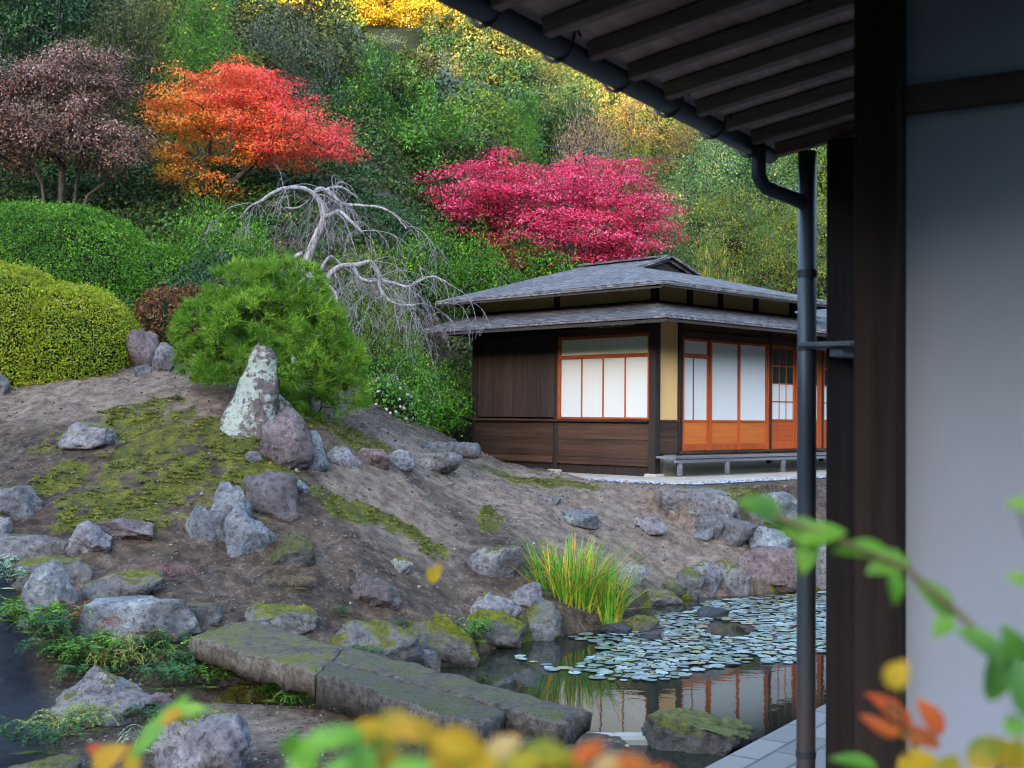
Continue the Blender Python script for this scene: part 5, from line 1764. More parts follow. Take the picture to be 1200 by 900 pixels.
TREES = [
 # kind, px, top, width, depth, label, category, bottom
 ('evergreen', 30, -70, 150, 27.5, 'dark broad-leaved evergreen in the top left corner above the plum brown tree', None, 130),
 ('olive', 150, -20, 150, 29.5, 'loose olive brown tree behind the plum brown tree, left of a bright upright evergreen', None, 190),
 ('bright', 243, -20, 110, 31, 'bright upright evergreen rising between olive tree and orange maple', None, 150),
 ('grey', 335, 20, 140, 33, 'thin grey-green twiggy tree above the right half of the orange maple', None, 190),
 ('glossy', 470, 75, 190, 34, 'glossy green evergreen with dense whorled leaves behind the weeping tree', None, 290),
 ('glossy', 420, 55, 110, 36, 'narrow darker shoulder tree left of the glossy evergreen', None, 220),
 ('bright', 615, 112, 68, 36, 'small upright light green tree above the crimson maple', None, 215),
 ('evergreen', 250, 170, 120, 29, 'dark shrubby evergreen under the orange maple', 'shrub', 330),
 ('evergreen', 190, 180, 110, 28.5, 'deep green tree in the gap between plum brown tree and orange maple', None, 330),
 ('bushmid', 255, 240, 90, 23, 'green shrub with a few yellow leaves below the orange maple stem', 'shrub', 345),
 ('bushdark', 440, 235, 120, 27.5, 'dark shrub behind the crown of the weeping tree', 'shrub', 330),
 ('bushmid', 520, 262, 190, 27.5, 'wide green shrub above the left eave of the tea house', 'shrub', 370),
 ('bushmid', 610, 280, 130, 29.5, 'dark green shrub below the crimson maple and behind the roof ridge', 'shrub', 390),
 ('bushyel', 420, 290, 84, 24.5, 'yellow tinged shrub seen through the lower weeping twigs', 'shrub', 370),
 ('bushyel', 440, 352, 80, 22.5, 'yellow topped green shrub at the left gable of the tea house', 'shrub', 440),
 ('bushmid', 462, 400, 70, 24.6, 'round green shrub filling the corner beside the board wall', 'shrub', 520),
 ('bushmid', 440, 400, 90, 21.6, 'green shrub low behind the right side of the round pine', 'shrub', 510),
 ('bushdark', 350, 320, 150, 22.5, 'dark shrub mass behind the stem of the weeping tree', 'shrub', 450),
 ('bushdark', 250, 300, 90, 21.5, 'dark shrub between the clipped bank and the round pine', 'shrub', 420),
 ('gold', 300, -22, 120, 52, 'first of three golden trees on the hilltop, above the bright upright evergreen', None, 60),
 ('gold', 395, -35, 130, 54, 'broad golden tree on the hilltop in the middle of the golden row', None, 55),
 ('gold', 480, -30, 110, 53, 'golden tree at the right end of the hilltop row', None, 45),
 ('yellowgreen', 350, 42, 110, 47, 'yellow-green tree right below the golden hilltop row', None, 110),
 ('yellowgreen', 425, 40, 70, 48, 'small yellow-green tree between golden row and dark round crowns', None, 90),
 ('grey', 455, 45, 90, 46, 'dusty dark round crown left of centre high on the hillside', None, 130),
 ('evergreen', 535, 18, 110, 50, 'dark round evergreen high on the hillside right of the golden row', None, 110),
 ('grey', 520, 62, 90, 48, 'dusty green round tree left of the power lines', None, 150),
 ('evergreen', 585, 45, 100, 48, 'dark evergreen with the power lines crossing it', None, 150),
 ('olive', 640, 60, 100, 50, 'olive crown behind the right part of the power lines', None, 160),
 ('evergreen', 560, 105, 90, 44, 'deep green tree just left of the small light green tree', None, 200),
 ('evergreen', 665, 95, 90, 45, 'dark tree above the rust coloured scrub', None, 190),
 ('rust', 690, 130, 130, 41, 'rust coloured scrub above the right half of the crimson maple', 'shrub', 210),
 ('tan', 740, 85, 120, 44, 'tan yellow tree touching the pavilion gutter', None, 190),
 ('tan', 800, 130, 90, 42, 'thin yellow tree below the gutter, above the green thicket', None, 220),
 ('bushyel', 735, 170, 110, 38, 'pale yellow-green bush right of the rust scrub', 'shrub', 230),
 ('blue', 820, 165, 150, 36, 'blue-green leafy tree below the elbow of the downpipe', None, 330),
 ('blue', 890, 150, 140, 38, 'pale green tree behind the downpipe and eave post', None, 310),
 ('mixed', 860, 225, 120, 33, 'bush with yellow and orange sprays above the right roof slope', 'shrub', 350),
 ('mixed', 925, 240, 110, 32, 'yellow flecked bush right behind the downpipe above the roof', 'shrub', 360),
 ('blue', 780, 255, 90, 34, 'green thicket between crimson maple and roof ridge', 'shrub', 340),
 ('bushmix', 840, 290, 110, 30.5, 'low yellow-green bush touching the upper roof of the tea house', 'shrub', 350),
 ('yellowgreen', 960, 120, 120, 40, 'yellow-green tree glimpsed between downpipe and eave post', None, 300),
 ('evergreen', 700, 40, 120, 58, 'dark evergreen hillside tree partly behind the pavilion gutter', None, 140),
 ('olive', 770, 70, 120, 56, 'olive hillside tree showing through the gaps of the eave', None, 170),
 ('yellowgreen', 860, 90, 130, 52, 'yellow-green hillside tree behind the pavilion eave', None, 210),
 ('evergreen', 90, -60, 140, 36, 'tall dark tree behind the top left evergreen', None, 60),
 ('yellowgreen', 560, -25, 110, 66, 'yellow-green crown at the top edge beside the gutter', None, 50),
 ('olive', 210, -50, 110, 50, 'olive crown at the top edge above the bright upright evergreen', None, 50),
]
for i, (kd, px, pt, wd, Yd, lb, ct, pb) in enumerate(TREES):
    plant_tree(kd, px, pt, wd, Yd, lb, ct, i + 1, pb)
for kk in PR:
    if kk not in used_p:
        for ch in list(PR[kk].children): bpy.data.objects.remove(ch)
        bpy.data.objects.remove(PR[kk])

# hillside woods: everything on the slope that reads as one mass between and behind those trees
def woods():
    r = np.random.RandomState(77)
    VV, hue = [], []
    pts = []
    Yd = 33.0
    while Yd < 110:
        step = 2.2 + (Yd - 33) * .05
        w = Yd * .50 + 4
        for x in np.arange(-w - 2, w + 2, step):
            pts.append((x + r.uniform(-.4, .4) * step, Yd + r.uniform(-.4, .4) * step, step))
        Yd += step * .95
    for (x, y_, st) in pts:
        if any((x - tx) ** 2 + max(0, abs(y_ - ty + 1.5) - 1.2) ** 2 < (tr * .62) ** 2 for tx, ty, tr, tk in PLANTED): continue
        low = any(ty - 16 < y_ < ty and abs(x / y_ - tx / ty) * ty < tr * 1.25 for tx, ty, tr, tk in PLANTED if tk == 'gold')   # lower growth below the golden row
        g = float(hill(np.array([x]), np.array([y_]))[0])
        R_ = st * r.uniform(.44, .70) * (.55 if low else 1)
        s = max(.11, y_ * .0030)
        n = int(2.2 * 2 * math.pi * R_ * R_ / (.3 * s * s))
        n = min(n, 5200)
        d = norm(r.normal(size=(n, 3)))
        d[:, 2] = np.abs(d[:, 2]) * 1.1 - .15
        rr = R_ * (1 + .35 * fbm(d * 2.3 + x, 2, 101)) * (1 - .3 * r.uniform(size=n) ** 2)
        P = np.array([x, y_, g + R_ * .7]) + d * rr[:, None] * np.array([1, 1, 1.55])
        Nn = norm(d + r.normal(size=(n, 3)) * .5)
        D = norm(r.normal(size=(n, 3)) + np.array([0, 0, -.3]))
        L = s * r.uniform(.7, 1.3, n)
        VV.append(leaf_quads(P, Nn, D, L, L * .6))
        pal = r.choice([0, 0, 0, 1, 1, 2, 3, 4])
        if y_ > 44 and abs(x + y_ * .13) < y_ * .11 and g > 13: pal = r.choice([5, 5, 5, 2])
        hue.append(np.full(n, pal))
    V = np.concatenate(VV)
    me = mesh_np('woods', V, quad_ids(len(V) // 4), mats=[L_WOODS, L_DARK, L_YELG, L_GREYG, L_OLIVE, L_GOLD])
    me.polygons.foreach_set('material_index', np.concatenate(hue).astype(np.int32))
    o = obj('woods', me)
    tag(o, 'mixed green and yellowing woods covering the hillside', 'woods', kind='stuff')
L_WOODS = leaf_mat('leaf_woods', [(0, (.018, .04, .008)), (.5, (.045, .075, .014)), (.85, (.10, .12, .025)), (1, (.24, .18, .03))], .3, (.09, .085, .02), .16)
woods()

# undergrowth on the slope round the trees
def undergrowth():
    r = np.random.RandomState(78)
    VV = []
    for i in range(5200):
        x, y_ = r.uniform(-13.5, 13), r.uniform(19.6, 34)
        lx_, ly_ = house_local(x, y_)
        if -2.2 < lx_ < 10.5 and -4.5 < ly_ < 5.6: continue
        kx = float(sstep(-4.5, 1.5, x))
        if y_ < 20.2 + 5.0 * kx: continue
        g = H(x, y_)
        R_ = r.uniform(.22, .5)
        n = int(70 * R_ / .35)
        d = norm(r.normal(size=(n, 3))); d[:, 2] = np.abs(d[:, 2])
        P = np.array([x, y_, g]) + d * R_ * r.uniform(.7, 1.05, (n, 1)) * np.array([1, 1, .9])
        L = r.uniform(.07, .13, n)
        VV.append(leaf_quads(P, norm(d + r.normal(size=(n, 3)) * .6), r.normal(size=(n, 3)), L, L * .55))
    V = np.concatenate(VV)
    tag(obj('undergrowth', mesh_np('undergrowth', V, quad_ids(len(V) // 4), mats=[L_UND])), 'dark leafy undergrowth covering the slope between the trees', 'undergrowth', kind='stuff')
L_UND = leaf_mat('leaf_undergrowth', [(0, (.008, .022, .005)), (.6, (.022, .06, .010)), (.95, (.05, .10, .018)), (1, (.25, .2, .02))], .25, (.03, .04, .012), .7)
undergrowth()

# flowering shrub left of the house
def camellia():
    r = np.random.RandomState(61)
    root = clipped('flowering_shrub', 'loose green shrub dotted with small pale pink flowers beside the pine', 'shrub', at(452, 515, 20.3),
                   [((-.08, 0, .3), (.42, .4, .75)), ((.22, .2, .25), (.4, .4, .6))], L_MID, .07, 700, 61, .2, .3)
    n = 46
    d = norm(r.normal(size=(n, 3))); d[:, 1] = -np.abs(d[:, 1]); d[:, 2] = np.abs(d[:, 2])
    P = np.array([0, 0, .3]) + d * np.array([.5, .45, .78])
    VV = []
    for q in range(5):
        a = q * 1.2566
        t1 = norm(np.cross(d, np.array([.3, .2, 1.0]))); t2 = np.cross(d, t1)
        D = t1 * math.cos(a) + t2 * math.sin(a)
        VV.append(leaf_quads(P + D * .014, d, D, .026, .022))
    V = np.concatenate(VV)
    obj('flowers', mesh_np('flowers', V, quad_ids(len(V) // 4), mats=[plain_mat('pink_petal', (.5, .27, .36), .6)]), root)
camellia()

# reed clump
M_REED = leaf_mat('reed_blade', [(0, (.05, .16, .012)), (.45, (.12, .27, .02)), (.70, (.22, .32, .03)), (.80, (.50, .36, .04)), (.88, (.55, .17, .03)), (.94, (.34, .24, .11)), (1, (.08, .22, .02))], .4, None)
def blades(r, n, spread, hts, wid, lean, seg=6):
    V, Q = [], []
    for i in range(n):
        a = r.uniform(0, 6.283)
        rad = spread * math.sqrt(r.uniform())
        p = np.array([math.cos(a) * rad, math.sin(a) * rad * .75, -.03])
        out = np.array([math.cos(a), math.sin(a), 0]) * (.25 + rad / spread) + r.normal(size=3) * np.array([.45, .45, 0])
        h = r.uniform(*hts)
        ln = lean * r.uniform(.2, 1.25)
        side = norm(np.cross(out, [0, 0, 1]) + r.normal(size=3) * .3)
        b = len(V)
        kink = r.uniform() < .12
        for j in range(seg + 1):
            u = j / seg
            c = p + out * ln * h * u ** 1.9 + np.array([0, 0, h * (u - .22 * ln * u * u * 2)])
            if kink and u > .6: c = c + np.array([0, 0, -(u - .6) * h * .8]) + out * (u - .6) * h * .5
            w = wid * (1 - u ** 2.2) * .5 + .0006
            V.append(c - side * w); V.append(c + side * w)
        for j in range(seg):
            Q.append((b + 2 * j, b + 2 * j + 1, b + 2 * j + 3, b + 2 * j + 2))
    return np.array(V), np.array(Q)
def reeds():
    r = np.random.RandomState(15)
    p = on_z(668, 737, 0.02)
    root = thing('reed_clump', 'tall clump of green reeds with yellow and orange blades at the pond edge', 'reeds', (p.x + .02, p.y + .35, .05))
    V, Q = blades(r, 560, .36, (.7, 1.18), .02, .46)
    o1 = obj('blades', mesh_np('blades', V, Q, mats=[M_REED]), root)
    V2, Q2 = blades(r, 220, .2, (.45, .85), .018, .5)
    V2 = V2 + np.array([.40, -.02, 0])
    obj('side_blades', mesh_np('side_blades', V2, Q2, mats=[M_REED]), root)
    V3, Q3 = blades(r, 140, .42, (.18, .4), .014, 1.5)
    obj('dead_leaves', mesh_np('dead_leaves', V3, Q3, mats=[leaf_mat('dead_reed', [(0, (.10, .06, .035)), (1, (.26, .18, .10))], .2)]), root)
reeds()

# ferns and small plants round the bridge
def fern(name, label, px, py, size, n, leafm, seed, z=None, upr=1.15, leaflet=.3, cat='fern', Yd=None):
    r = np.random.RandomState(seed)
    p = hit(px, py) if Yd is None else at(px, py, Yd)
    if size > .21 and px < 300: size, n = size * .85, int(n * .9)
    V = []
    for i in range(n):
        a = r.uniform(0, 6.283)
        L = size * r.uniform(.6, 1.15)
        out = np.array([math.cos(a), math.sin(a) - .35, 0])
        m = 11
        st = np.array([r.normal() * size * .35, r.normal() * size * .2, 0])
        V.append((st * .5 + np.array([0, 0, -.01]), np.array([0, -1, .2]), st + np.array([0, 0, .004]), np.linalg.norm(st) + .02, .008))
        pts = [st + out * L * u + np.array([0, 0, L * upr * (2.1 * u - 1.7 * u * u)]) for u in np.linspace(.08, 1, m)]
        for j in range(m - 1):
            q = (pts[j] + pts[j + 1]) / 2
            V.append((q, np.array([0, -.5, 1]), pts[j + 1] - pts[j], np.linalg.norm(pts[j + 1] - pts[j]) * 1.25, .007))
            tdir = norm(pts[j + 1] - pts[j])
            sd_v = norm(np.cross(tdir, [0, 0, 1]))
            ll = L * leaflet * (1 - .8 * (j / m)) * (.6 if j == 0 else 1)
            for sg in (-1, 1):
                D = norm(sd_v * sg + tdir * .45 + np.array([0, 0, -.15]) + r.normal(size=3) * .12)
                V.append((q + D * ll * .5, np.array([0, 0, 1]) + r.normal(size=3) * .25, D, ll, ll * .42))
    V = leaf_quads(np.array([v[0] for v in V]), np.array([v[1] for v in V]), np.array([v[2] for v in V]), np.array([v[3] for v in V]), np.array([v[4] for v in V]), .05)
    o = obj(name, mesh_np(name, V, quad_ids(len(V) // 4), mats=[leafm]), loc=(p.x, p.y - .02, p.z + .02))
    return tag(o, label, cat)
L_FERN = leaf_mat('fern_leaf', [(0, (.02, .07, .006)), (.6, (.06, .155, .012)), (1, (.15, .26, .022))], .3, (.03, .08, .008), 5, gain=1.1)
L_FERND = leaf_mat('fern_dark', [(0, (.008, .03, .008)), (.6, (.02, .06, .013)), (1, (.045, .10, .02))], .3, None, gain=1.1)
L_FERNR = leaf_mat('fern_red', [(0, (.12, .03, .018)), (.5, (.28, .07, .03)), (1, (.14, .13, .03))], .3, None)
L_HERB = leaf_mat('herb_mixed', [(0, (.03, .07, .012)), (.5, (.10, .15, .02)), (.75, (.2, .19, .04)), (1, (.17, .05, .035))], .3, None)
fern('fern', 'bright yellow-green fern hanging below the upright dark grey rock', 45, 742, .34, 26, L_FERN, 1)
fern('fern', 'bright fern above the dark water at the far left, small fronds', 28, 722, .24, 18, L_FERN, 2)
fern('fern', 'bright green fern between upright dark rock and flat-topped block', 92, 782, .32, 26, L_FERN, 3)
fern('fern', 'broad green fern in front of the flat-topped block', 112, 770, .30, 22, L_FERN, 4)
fern('fern', 'dark fern under the bright ferns beside the dark water', 66, 775, .30, 24, L_FERND, 5)
fern('red_fern', 'rusty red fern against the face of the flat-topped block', 122, 742, .24, 16, L_FERNR, 6)
fern('red_fern', 'small rusty fern beside the upright dark grey rock', 88, 722, .17, 12, L_FERNR, 7)
fern('bank_herb', 'tuft of yellowish and reddish herbs below the flat-topped block', 150, 772, .34, 34, L_HERB, 8, leaflet=.16, upr=1.0, cat='plant')
fern('bank_herb', 'drooping tuft of narrow yellow-green leaves right of the reddish herbs', 172, 785, .32, 30, L_HERB, 9, leaflet=.14, upr=.9, cat='plant')
fern('bank_herb', 'leafy tuft climbing the corner of the flat-topped block', 185, 768, .28, 26, L_FERND, 10, leaflet=.3, cat='plant')
fern('fern', 'bright fern tucked under the left end of the bridge slab', 240, 806, .27, 22, L_FERN, 11)
fern('fern', 'mid green fern left of the bridge in shade', 215, 790, .3, 24, L_FERND, 12)
fern('fern', 'light green fern close below the bridge slab corner', 222, 772, .24, 18, L_FERN, 121)
fern('bank_herb', 'mixed red and green weeds left of the large lower left boulder', 72, 862, .3, 34, L_HERB, 13, leaflet=.2, upr=.9, cat='plant')
fern('bank_herb', 'dark weeds at the bottom left beside the dark water', 48, 882, .3, 30, L_FERND, 14, leaflet=.26, cat='plant')
fern('bank_herb', 'pinkish weeds at the foot of the large lower left boulder', 108, 856, .26, 28, L_HERB, 15, leaflet=.18, cat='plant')
fern('grass_tuft', 'thin pale grass tuft beside the grey boulder at the bottom edge', 180, 880, .2, 20, L_PALE, 16, leaflet=.07, upr=1.2, cat='grass')
fern('weed', 'small bright weeds on the gravel under the bridge', 308, 822, .16, 18, L_FERN, 17, cat='plant')
fern('weed', 'low ground weeds on the bank between bridge and wide mossy rock', 425, 776, .17, 22, L_FERND, 18, cat='plant')
fern('fern', 'bright fern hanging to the water from the moss covered bank boulder', 556, 752, .25, 20, L_FERN, 19)
fern('fern', 'dark fern on the bank boulder by the slab bridge', 520, 745, .2, 18, L_FERND, 20)
fern('weed', 'little fern growing on the low boulder in the pond beside the path', 880, 858, .12, 14, L_FERN, 201, cat='plant')
fern('weed', 'fern on the left shoulder of the low boulder in the pond', 772, 850, .1, 14, L_FERN, 202, cat='plant')
fern('broad_plant', 'pale broad-leaved plant at the left edge above the ferns', 2, 690, .3, 9, L_PALE, 21, leaflet=.5, upr=1.6, cat='plant')
fern('dry_herb', 'patch of dry reddish stems on the soil right of the low mossy lump', 205, 680, .22, 40, leaf_mat('dry_stem', [(0, (.05, .022, .025)), (1, (.16, .07, .07))], .1), 22, leaflet=.08, upr=1.0, cat='plant')
fern('dry_herb', 'withered brown tuft on the slope below the brown mossy rock', 345, 690, .22, 34, leaf_mat('dry_stem_brown', [(0, (.04, .032, .015)), (1, (.14, .10, .04))], .1), 23, leaflet=.1, upr=.7, cat='plant')

fern('fern', 'lime green fern spilling over the edge of the dark water at the far left', 12, 728, .24, 22, L_FERN, 301)
fern('bank_herb', 'dense dark leaves filling the bank below the upright dark grey rock', 60, 755, .34, 40, L_FERND, 302, leaflet=.24, cat='plant')
fern('bank_herb', 'dense mixed leaves filling the bank below the middle of the flat-topped block', 135, 790, .34, 40, L_HERB, 303, leaflet=.22, cat='plant')
fern('bank_herb', 'dark leaves at the water line below the reddish herbs', 118, 805, .3, 34, L_FERND, 304, leaflet=.26, cat='plant')
fern('bank_herb', 'dark green leaves in the shade left of the bridge pier stone', 195, 808, .3, 34, L_FERND, 305, leaflet=.26, cat='plant')
fern('red_fern', 'russet fern low on the bank right of the reddish herbs', 182, 758, .2, 16, L_FERNR, 306)
fern('weed', 'bright weeds along the wet gravel in front of the bridge', 345, 830, .15, 20, L_FERN, 307, cat='plant')
fern('weed', 'small weeds between the two grey boulders at the bottom', 178, 850, .16, 20, L_FERND, 308, cat='plant')
fern('weed', 'tiny weeds around the foot of the brown sharp-crested rock', 400, 722, .10, 16, L_FERND, 309, cat='plant')
fern('weed', 'low weeds at the back of the wide mossy rock by the bridge', 470, 738, .12, 18, L_FERND, 310, cat='plant')

# moss cushions as real tufts on the mossy ground
def moss_tufts():
    r = np.random.RandomState(31)
    sel = np.where((moss > .45) & (Y < 20) & (X > -9) & (X < 7))[0]
    w = moss[sel]
    pick = sel[r.choice(len(sel), 130000, p=w / w.sum())]
    P = np.c_[X[pick], Y[pick], Zt[pick]] + np.c_[r.uniform(-.04, .04, (len(pick), 2)), np.zeros(len(pick))]
    keep = gnoise(P * 3.3, 35) + gnoise(P * 8, 36) * .9 > .08
    P = P[keep]
    n = len(P)
    D = norm(r.normal(size=(n, 3)) * np.array([1, 1, .3]) + np.array([0, 0, .45]))
    L = r.uniform(.014, .034, n)
    V = leaf_quads(P + D * L[:, None] * .25, np.array([0, 0, 1]) + r.normal(size=(n, 3)) * .5, D, L, L * .6)
    tag(obj('moss', mesh_np('moss', V, quad_ids(n), mats=[L_MOSS])), 'yellow-green moss growing over the mound', 'moss', kind='stuff')
L_MOSS = leaf_mat('moss_leaf', [(0, (.02, .024, .003)), (.5, (.075, .085, .008)), (1, (.2, .19, .016))], .15, (.03, .042, .005), 2.5, gain=1.2)
moss_tufts()

# gravel, fallen leaves and twigs
def litter():
    r = np.random.RandomState(32)
    V0, F0 = ICO[3]
    bV = np.array([(1, 0, 0), (-1, 0, 0), (0, 1, 0), (0, -1, 0), (0, 0, 1), (0, 0, -1)], float)
    bF = np.array([(0, 2, 4), (2, 1, 4), (1, 3, 4), (3, 0, 4), (2, 0, 5), (1, 2, 5), (3, 1, 5), (0, 3, 5)])
    ok = (sd > .12) & (Y < 20.5) & (X > -9) & (X < 8) & (wet < .3) & (hk < .5)
    sel = np.where(ok)[0]
    n = 30000
    pick = sel[r.randint(0, len(sel), n * 2)]
    cl = gnoise(np.c_[X[pick], Y[pick], 0 * Y[pick]] * 1.7, 37)
    pick = pick[(cl + r.normal(size=len(cl)) * .25) > .0][:n]
    n = len(pick)
    P = np.c_[X[pick], Y[pick], Zt[pick]] + np.c_[r.uniform(-.04, .04, (n, 2)), np.full(n, .003)]
    s = r.lognormal(-4.75, .5, n)
    S = s[:, None] * r.uniform(.6, 1.3, (n, 3)) * np.array([1, 1, .7])
    V = (P[:, None] + bV[None] * S[:, None] + r.normal(size=(n, 6, 3)) * (s * .15)[:, None, None]).reshape(-1, 3)
    F = (bF[None] + np.arange(n)[:, None, None] * 6).reshape(-1, 3)
    t = MT('gravel_stone')
    t.set(color=t.ramp(t.island(), [(0, (.04, .032, .028)), (.7, (.11, .088, .077)), (1, (.25, .22, .20))]), rough=.9, spec=.2)
    tag(obj('gravel', mesh_np('gravel', V, tris=F, mats=[t.m])), 'scattered gravel on the bare soil', 'gravel', kind='stuff')
    n = 22000
    pick = sel[r.randint(0, len(sel), n)]
    P = np.c_[X[pick], Y[pick], Zt[pick] + .012] + np.c_[r.uniform(-.04, .04, (n, 2)), np.zeros(n)]
    L = r.uniform(.015, .05, n)
    V = leaf_quads(P, np.array([0, 0, 1]) + r.normal(size=(n, 3)) * .35, r.normal(size=(n, 3)) * np.array([1, 1, .15]), L, L * r.uniform(.15, .7, n))
    tag(obj('fallen_leaves', mesh_np('fallen_leaves', V, quad_ids(n), mats=[leaf_mat('fallen_leaf', [(0, (.03, .02, .016)), (.5, (.075, .045, .034)), (.85, (.17, .11, .07)), (.95, (.3, .2, .06)), (.985, (.28, .04, .035)), (1, (.10, .13, .02))], .1)])), 'small fallen leaves and twigs on the bare soil', 'leaves', kind='stuff')
    # pebbles of the drip line
    m = 1500
    lx_ = np.r_[r.uniform(-1.3, 9.4, m), r.uniform(-1.62, -1.2, m // 3)]
    ly_ = np.r_[r.uniform(-1.75, -1.37, m), r.uniform(-1.5, 5.0, m // 3)]
    q = np.array([tuple(HM @ Vector((a, b, .02))) for a, b in zip(lx_, ly_)])
    s = r.uniform(.018, .045, len(q))
    V = (q[:, None] + bV[None] * (s[:, None] * r.uniform(.7, 1.2, (len(q), 3)) * np.array([1, 1, .6]))[:, None]).reshape(-1, 3)
    F = (bF[None] + np.arange(len(q))[:, None, None] * 6).reshape(-1, 3)
    t = MT('pebble')
    t.set(color=t.ramp(t.island(), [(0, (.10, .11, .13)), (1, (.32, .34, .38))]), rough=.7, spec=.3)
    tag(obj('pebbles', mesh_np('pebbles', V, tris=F, mats=[t.m])), 'blue grey pebbles along the drip line of the tea house', 'pebbles', kind='stuff')
litter()

# lily pads
t = MT('lily_pad')
c = t.ramp(t.objrand(), [(0, (.04, .065, .045)), (.45, (.12, .155, .14)), (.86, (.25, .295, .29)), (.9, (.13, .15, .05)), (.96, (.22, .2, .06)), (1, (.2, .12, .06))])
n1 = t.noise(t.co(), 9, 4, .6)
c = t.mix(t.math('MULTIPLY', n1, .4), c, (.07, .10, .08))
t.set(color=c, rough=.32, spec=.75, normal=t.bump(n1, .15, .01))
M_LILY = t.m
def lilies():
    r = np.random.RandomState(33)
    reg_px = [(588, 757), (640, 742), (700, 745), (745, 722), (800, 709), (850, 703), (900, 699), (960, 695), (1060, 690), (1060, 775), (945, 779), (880, 777), (830, 784), (790, 797), (740, 800), (700, 795), (655, 788), (608, 772)]
    reg = np.array([tuple(on_z(px, py, 0))[:2] for px, py in reg_px])
    x0, y0 = reg.min(0); x1, y1 = reg.max(0)
    P = []
    pts = np.c_[r.uniform(x0, x1, 60000), r.uniform(y0, y1, 60000)]
    ins = (poly_sd(pts[:, 0], pts[:, 1], reg) < 0) & (poly_sd(pts[:, 0], pts[:, 1], POND) < -.12)
    pts = pts[ins]
    dens = gnoise(np.c_[pts, 0 * pts[:, 0]] * np.array([1.1, .8, 1]), 39)
    acc = []
    cell = {}
    for (x_, y_), dn in zip(pts, dens):
        sdr = -poly_sd(np.array([x_]), np.array([y_]), reg)[0]
        if dn < -.13 or (sdr < .5 and r.uniform() < .8 - sdr): continue
        rad = .036 + .066 * r.uniform() ** 1.3
        ci, cj = int(x_ / .22), int(y_ / .22)
        bad = False
        for a in (-1, 0, 1):
            for b in (-1, 0, 1):
                for (u, v, rr) in cell.get((ci + a, cj + b), []):
                    if math.hypot(x_ - u, y_ - v) < (rad + rr) * .80: bad = True; break
                if bad: break
            if bad: break
        if bad: continue
        cell.setdefault((ci, cj), []).append((x_, y_, rad)); acc.append((x_, y_, rad))
        if len(acc) > 2200: break
    return acc
LP = lilies()
def lily_mesh(seed):
    r = np.random.RandomState(seed)
    n = 18
    V = [(0, 0, .002)]
    for ring, f in ((1, .55), (2, 1.0)):
        for i in range(n):
            a = .16 + (6.283 - .32) * i / (n - 1)
            rr = f * (1 + .04 * math.sin(3 * a + seed))
            V.append((rr * math.cos(a), rr * math.sin(a), (.012 if ring == 2 else 0) + (.06 * max(0, math.sin(2 * a + seed)) if ring == 2 else .0) * r.uniform(.2, 1)))
    Q, T = [], []
    for i in range(n - 1):
        T.append((0, 1 + i, 2 + i))
        Q.append((1 + i, 1 + n + i, 2 + n + i, 2 + i))
    return mesh_np('lily_pad', V, Q, T, [M_LILY], True)
LM = [lily_mesh(i) for i in range(5)]
vis = []
for (x, y, rd) in LP:
    v = CM.to_3x3().transposed() @ Vector((x, y, -CAMZ))
    px = 600 + FPX * v.x / -v.z
    vis.append((px < 958, x, y, rd))
vis.sort(key=lambda q: (not q[0], q[2] / q[3]))
for i, (vv, x, y, rd) in enumerate(vis[:300]):
    o = obj('lily_pad', LM[i % 5], loc=(x, y, .006 + .004 * (i % 3)))
    o.rotation_euler = (random.uniform(-.05, .05), random.uniform(-.05, .05), random.uniform(0, 6.28))
    o.scale = (rd, rd, rd)
    tag(o, 'round grey-green lily pad floating on the pond', 'lily pad', 'lily pads on the pond')
VV, QQ, TT, b = [], [], [], 0
for i, (vv, x, y, rd) in enumerate(vis[300:]):
    me = LM[i % 5]
    co_ = np.array([v.co[:] for v in me.vertices])
    a = random.uniform(0, 6.28)
    co_ = np.c_[co_[:, 0] * math.cos(a) - co_[:, 1] * math.sin(a), co_[:, 0] * math.sin(a) + co_[:, 1] * math.cos(a), co_[:, 2]] * rd + np.array([x, y, .005 + .004 * (i % 3)])
    for pl in me.polygons:
        (QQ if len(pl.vertices) == 4 else TT).append(tuple(b + v for v in pl.vertices))
    VV.append(co_); b += len(co_)
if VV:
    t = MT('lily_pad_far')
    c = t.ramp(t.island(), [(0, (.04, .065, .045)), (.45, (.12, .155, .14)), (.86, (.25, .295, .29)), (.9, (.13, .15, .05)), (.96, (.22, .2, .06)), (1, (.2, .12, .06))])
    t.set(color=c, rough=.32, spec=.75)
    tag(obj('lily_leaves', mesh_np('lily_leaves', np.concatenate(VV), QQ, TT, [t.m], True)), 'mass of smaller lily pads towards the far shore', 'lily pads', kind='stuff')
    print('lily pads', len(vis))

# power lines
t = MT('cable_sheath'); t.set(color=(.03, .045, .09), rough=.5)
for (a, b, sag, lb) in [((440, 82, 47), (1000, 132, 47), .35, 'upper of the two thin power lines above the small light green tree'),
                        ((430, 104, 47), (1000, 135, 47), .3, 'lower of the two thin power lines above the small light green tree'),
                        ((628, 169, 38), (1000, 196, 38), .15, 'short cable crossing the rust scrub just above the crimson maple')]:
    A_p, B_p = at(*a), at(*b)
    pts = [A_p.lerp(B_p, i / 40) - Vector((0, 0, sag * 4 * (i / 40) * (1 - i / 40))) for i in range(41)]
    tag(MB().tube(pts, .014, 6).build('power_line', t.m, smooth=True), lb, 'cable', 'power lines over the hillside')

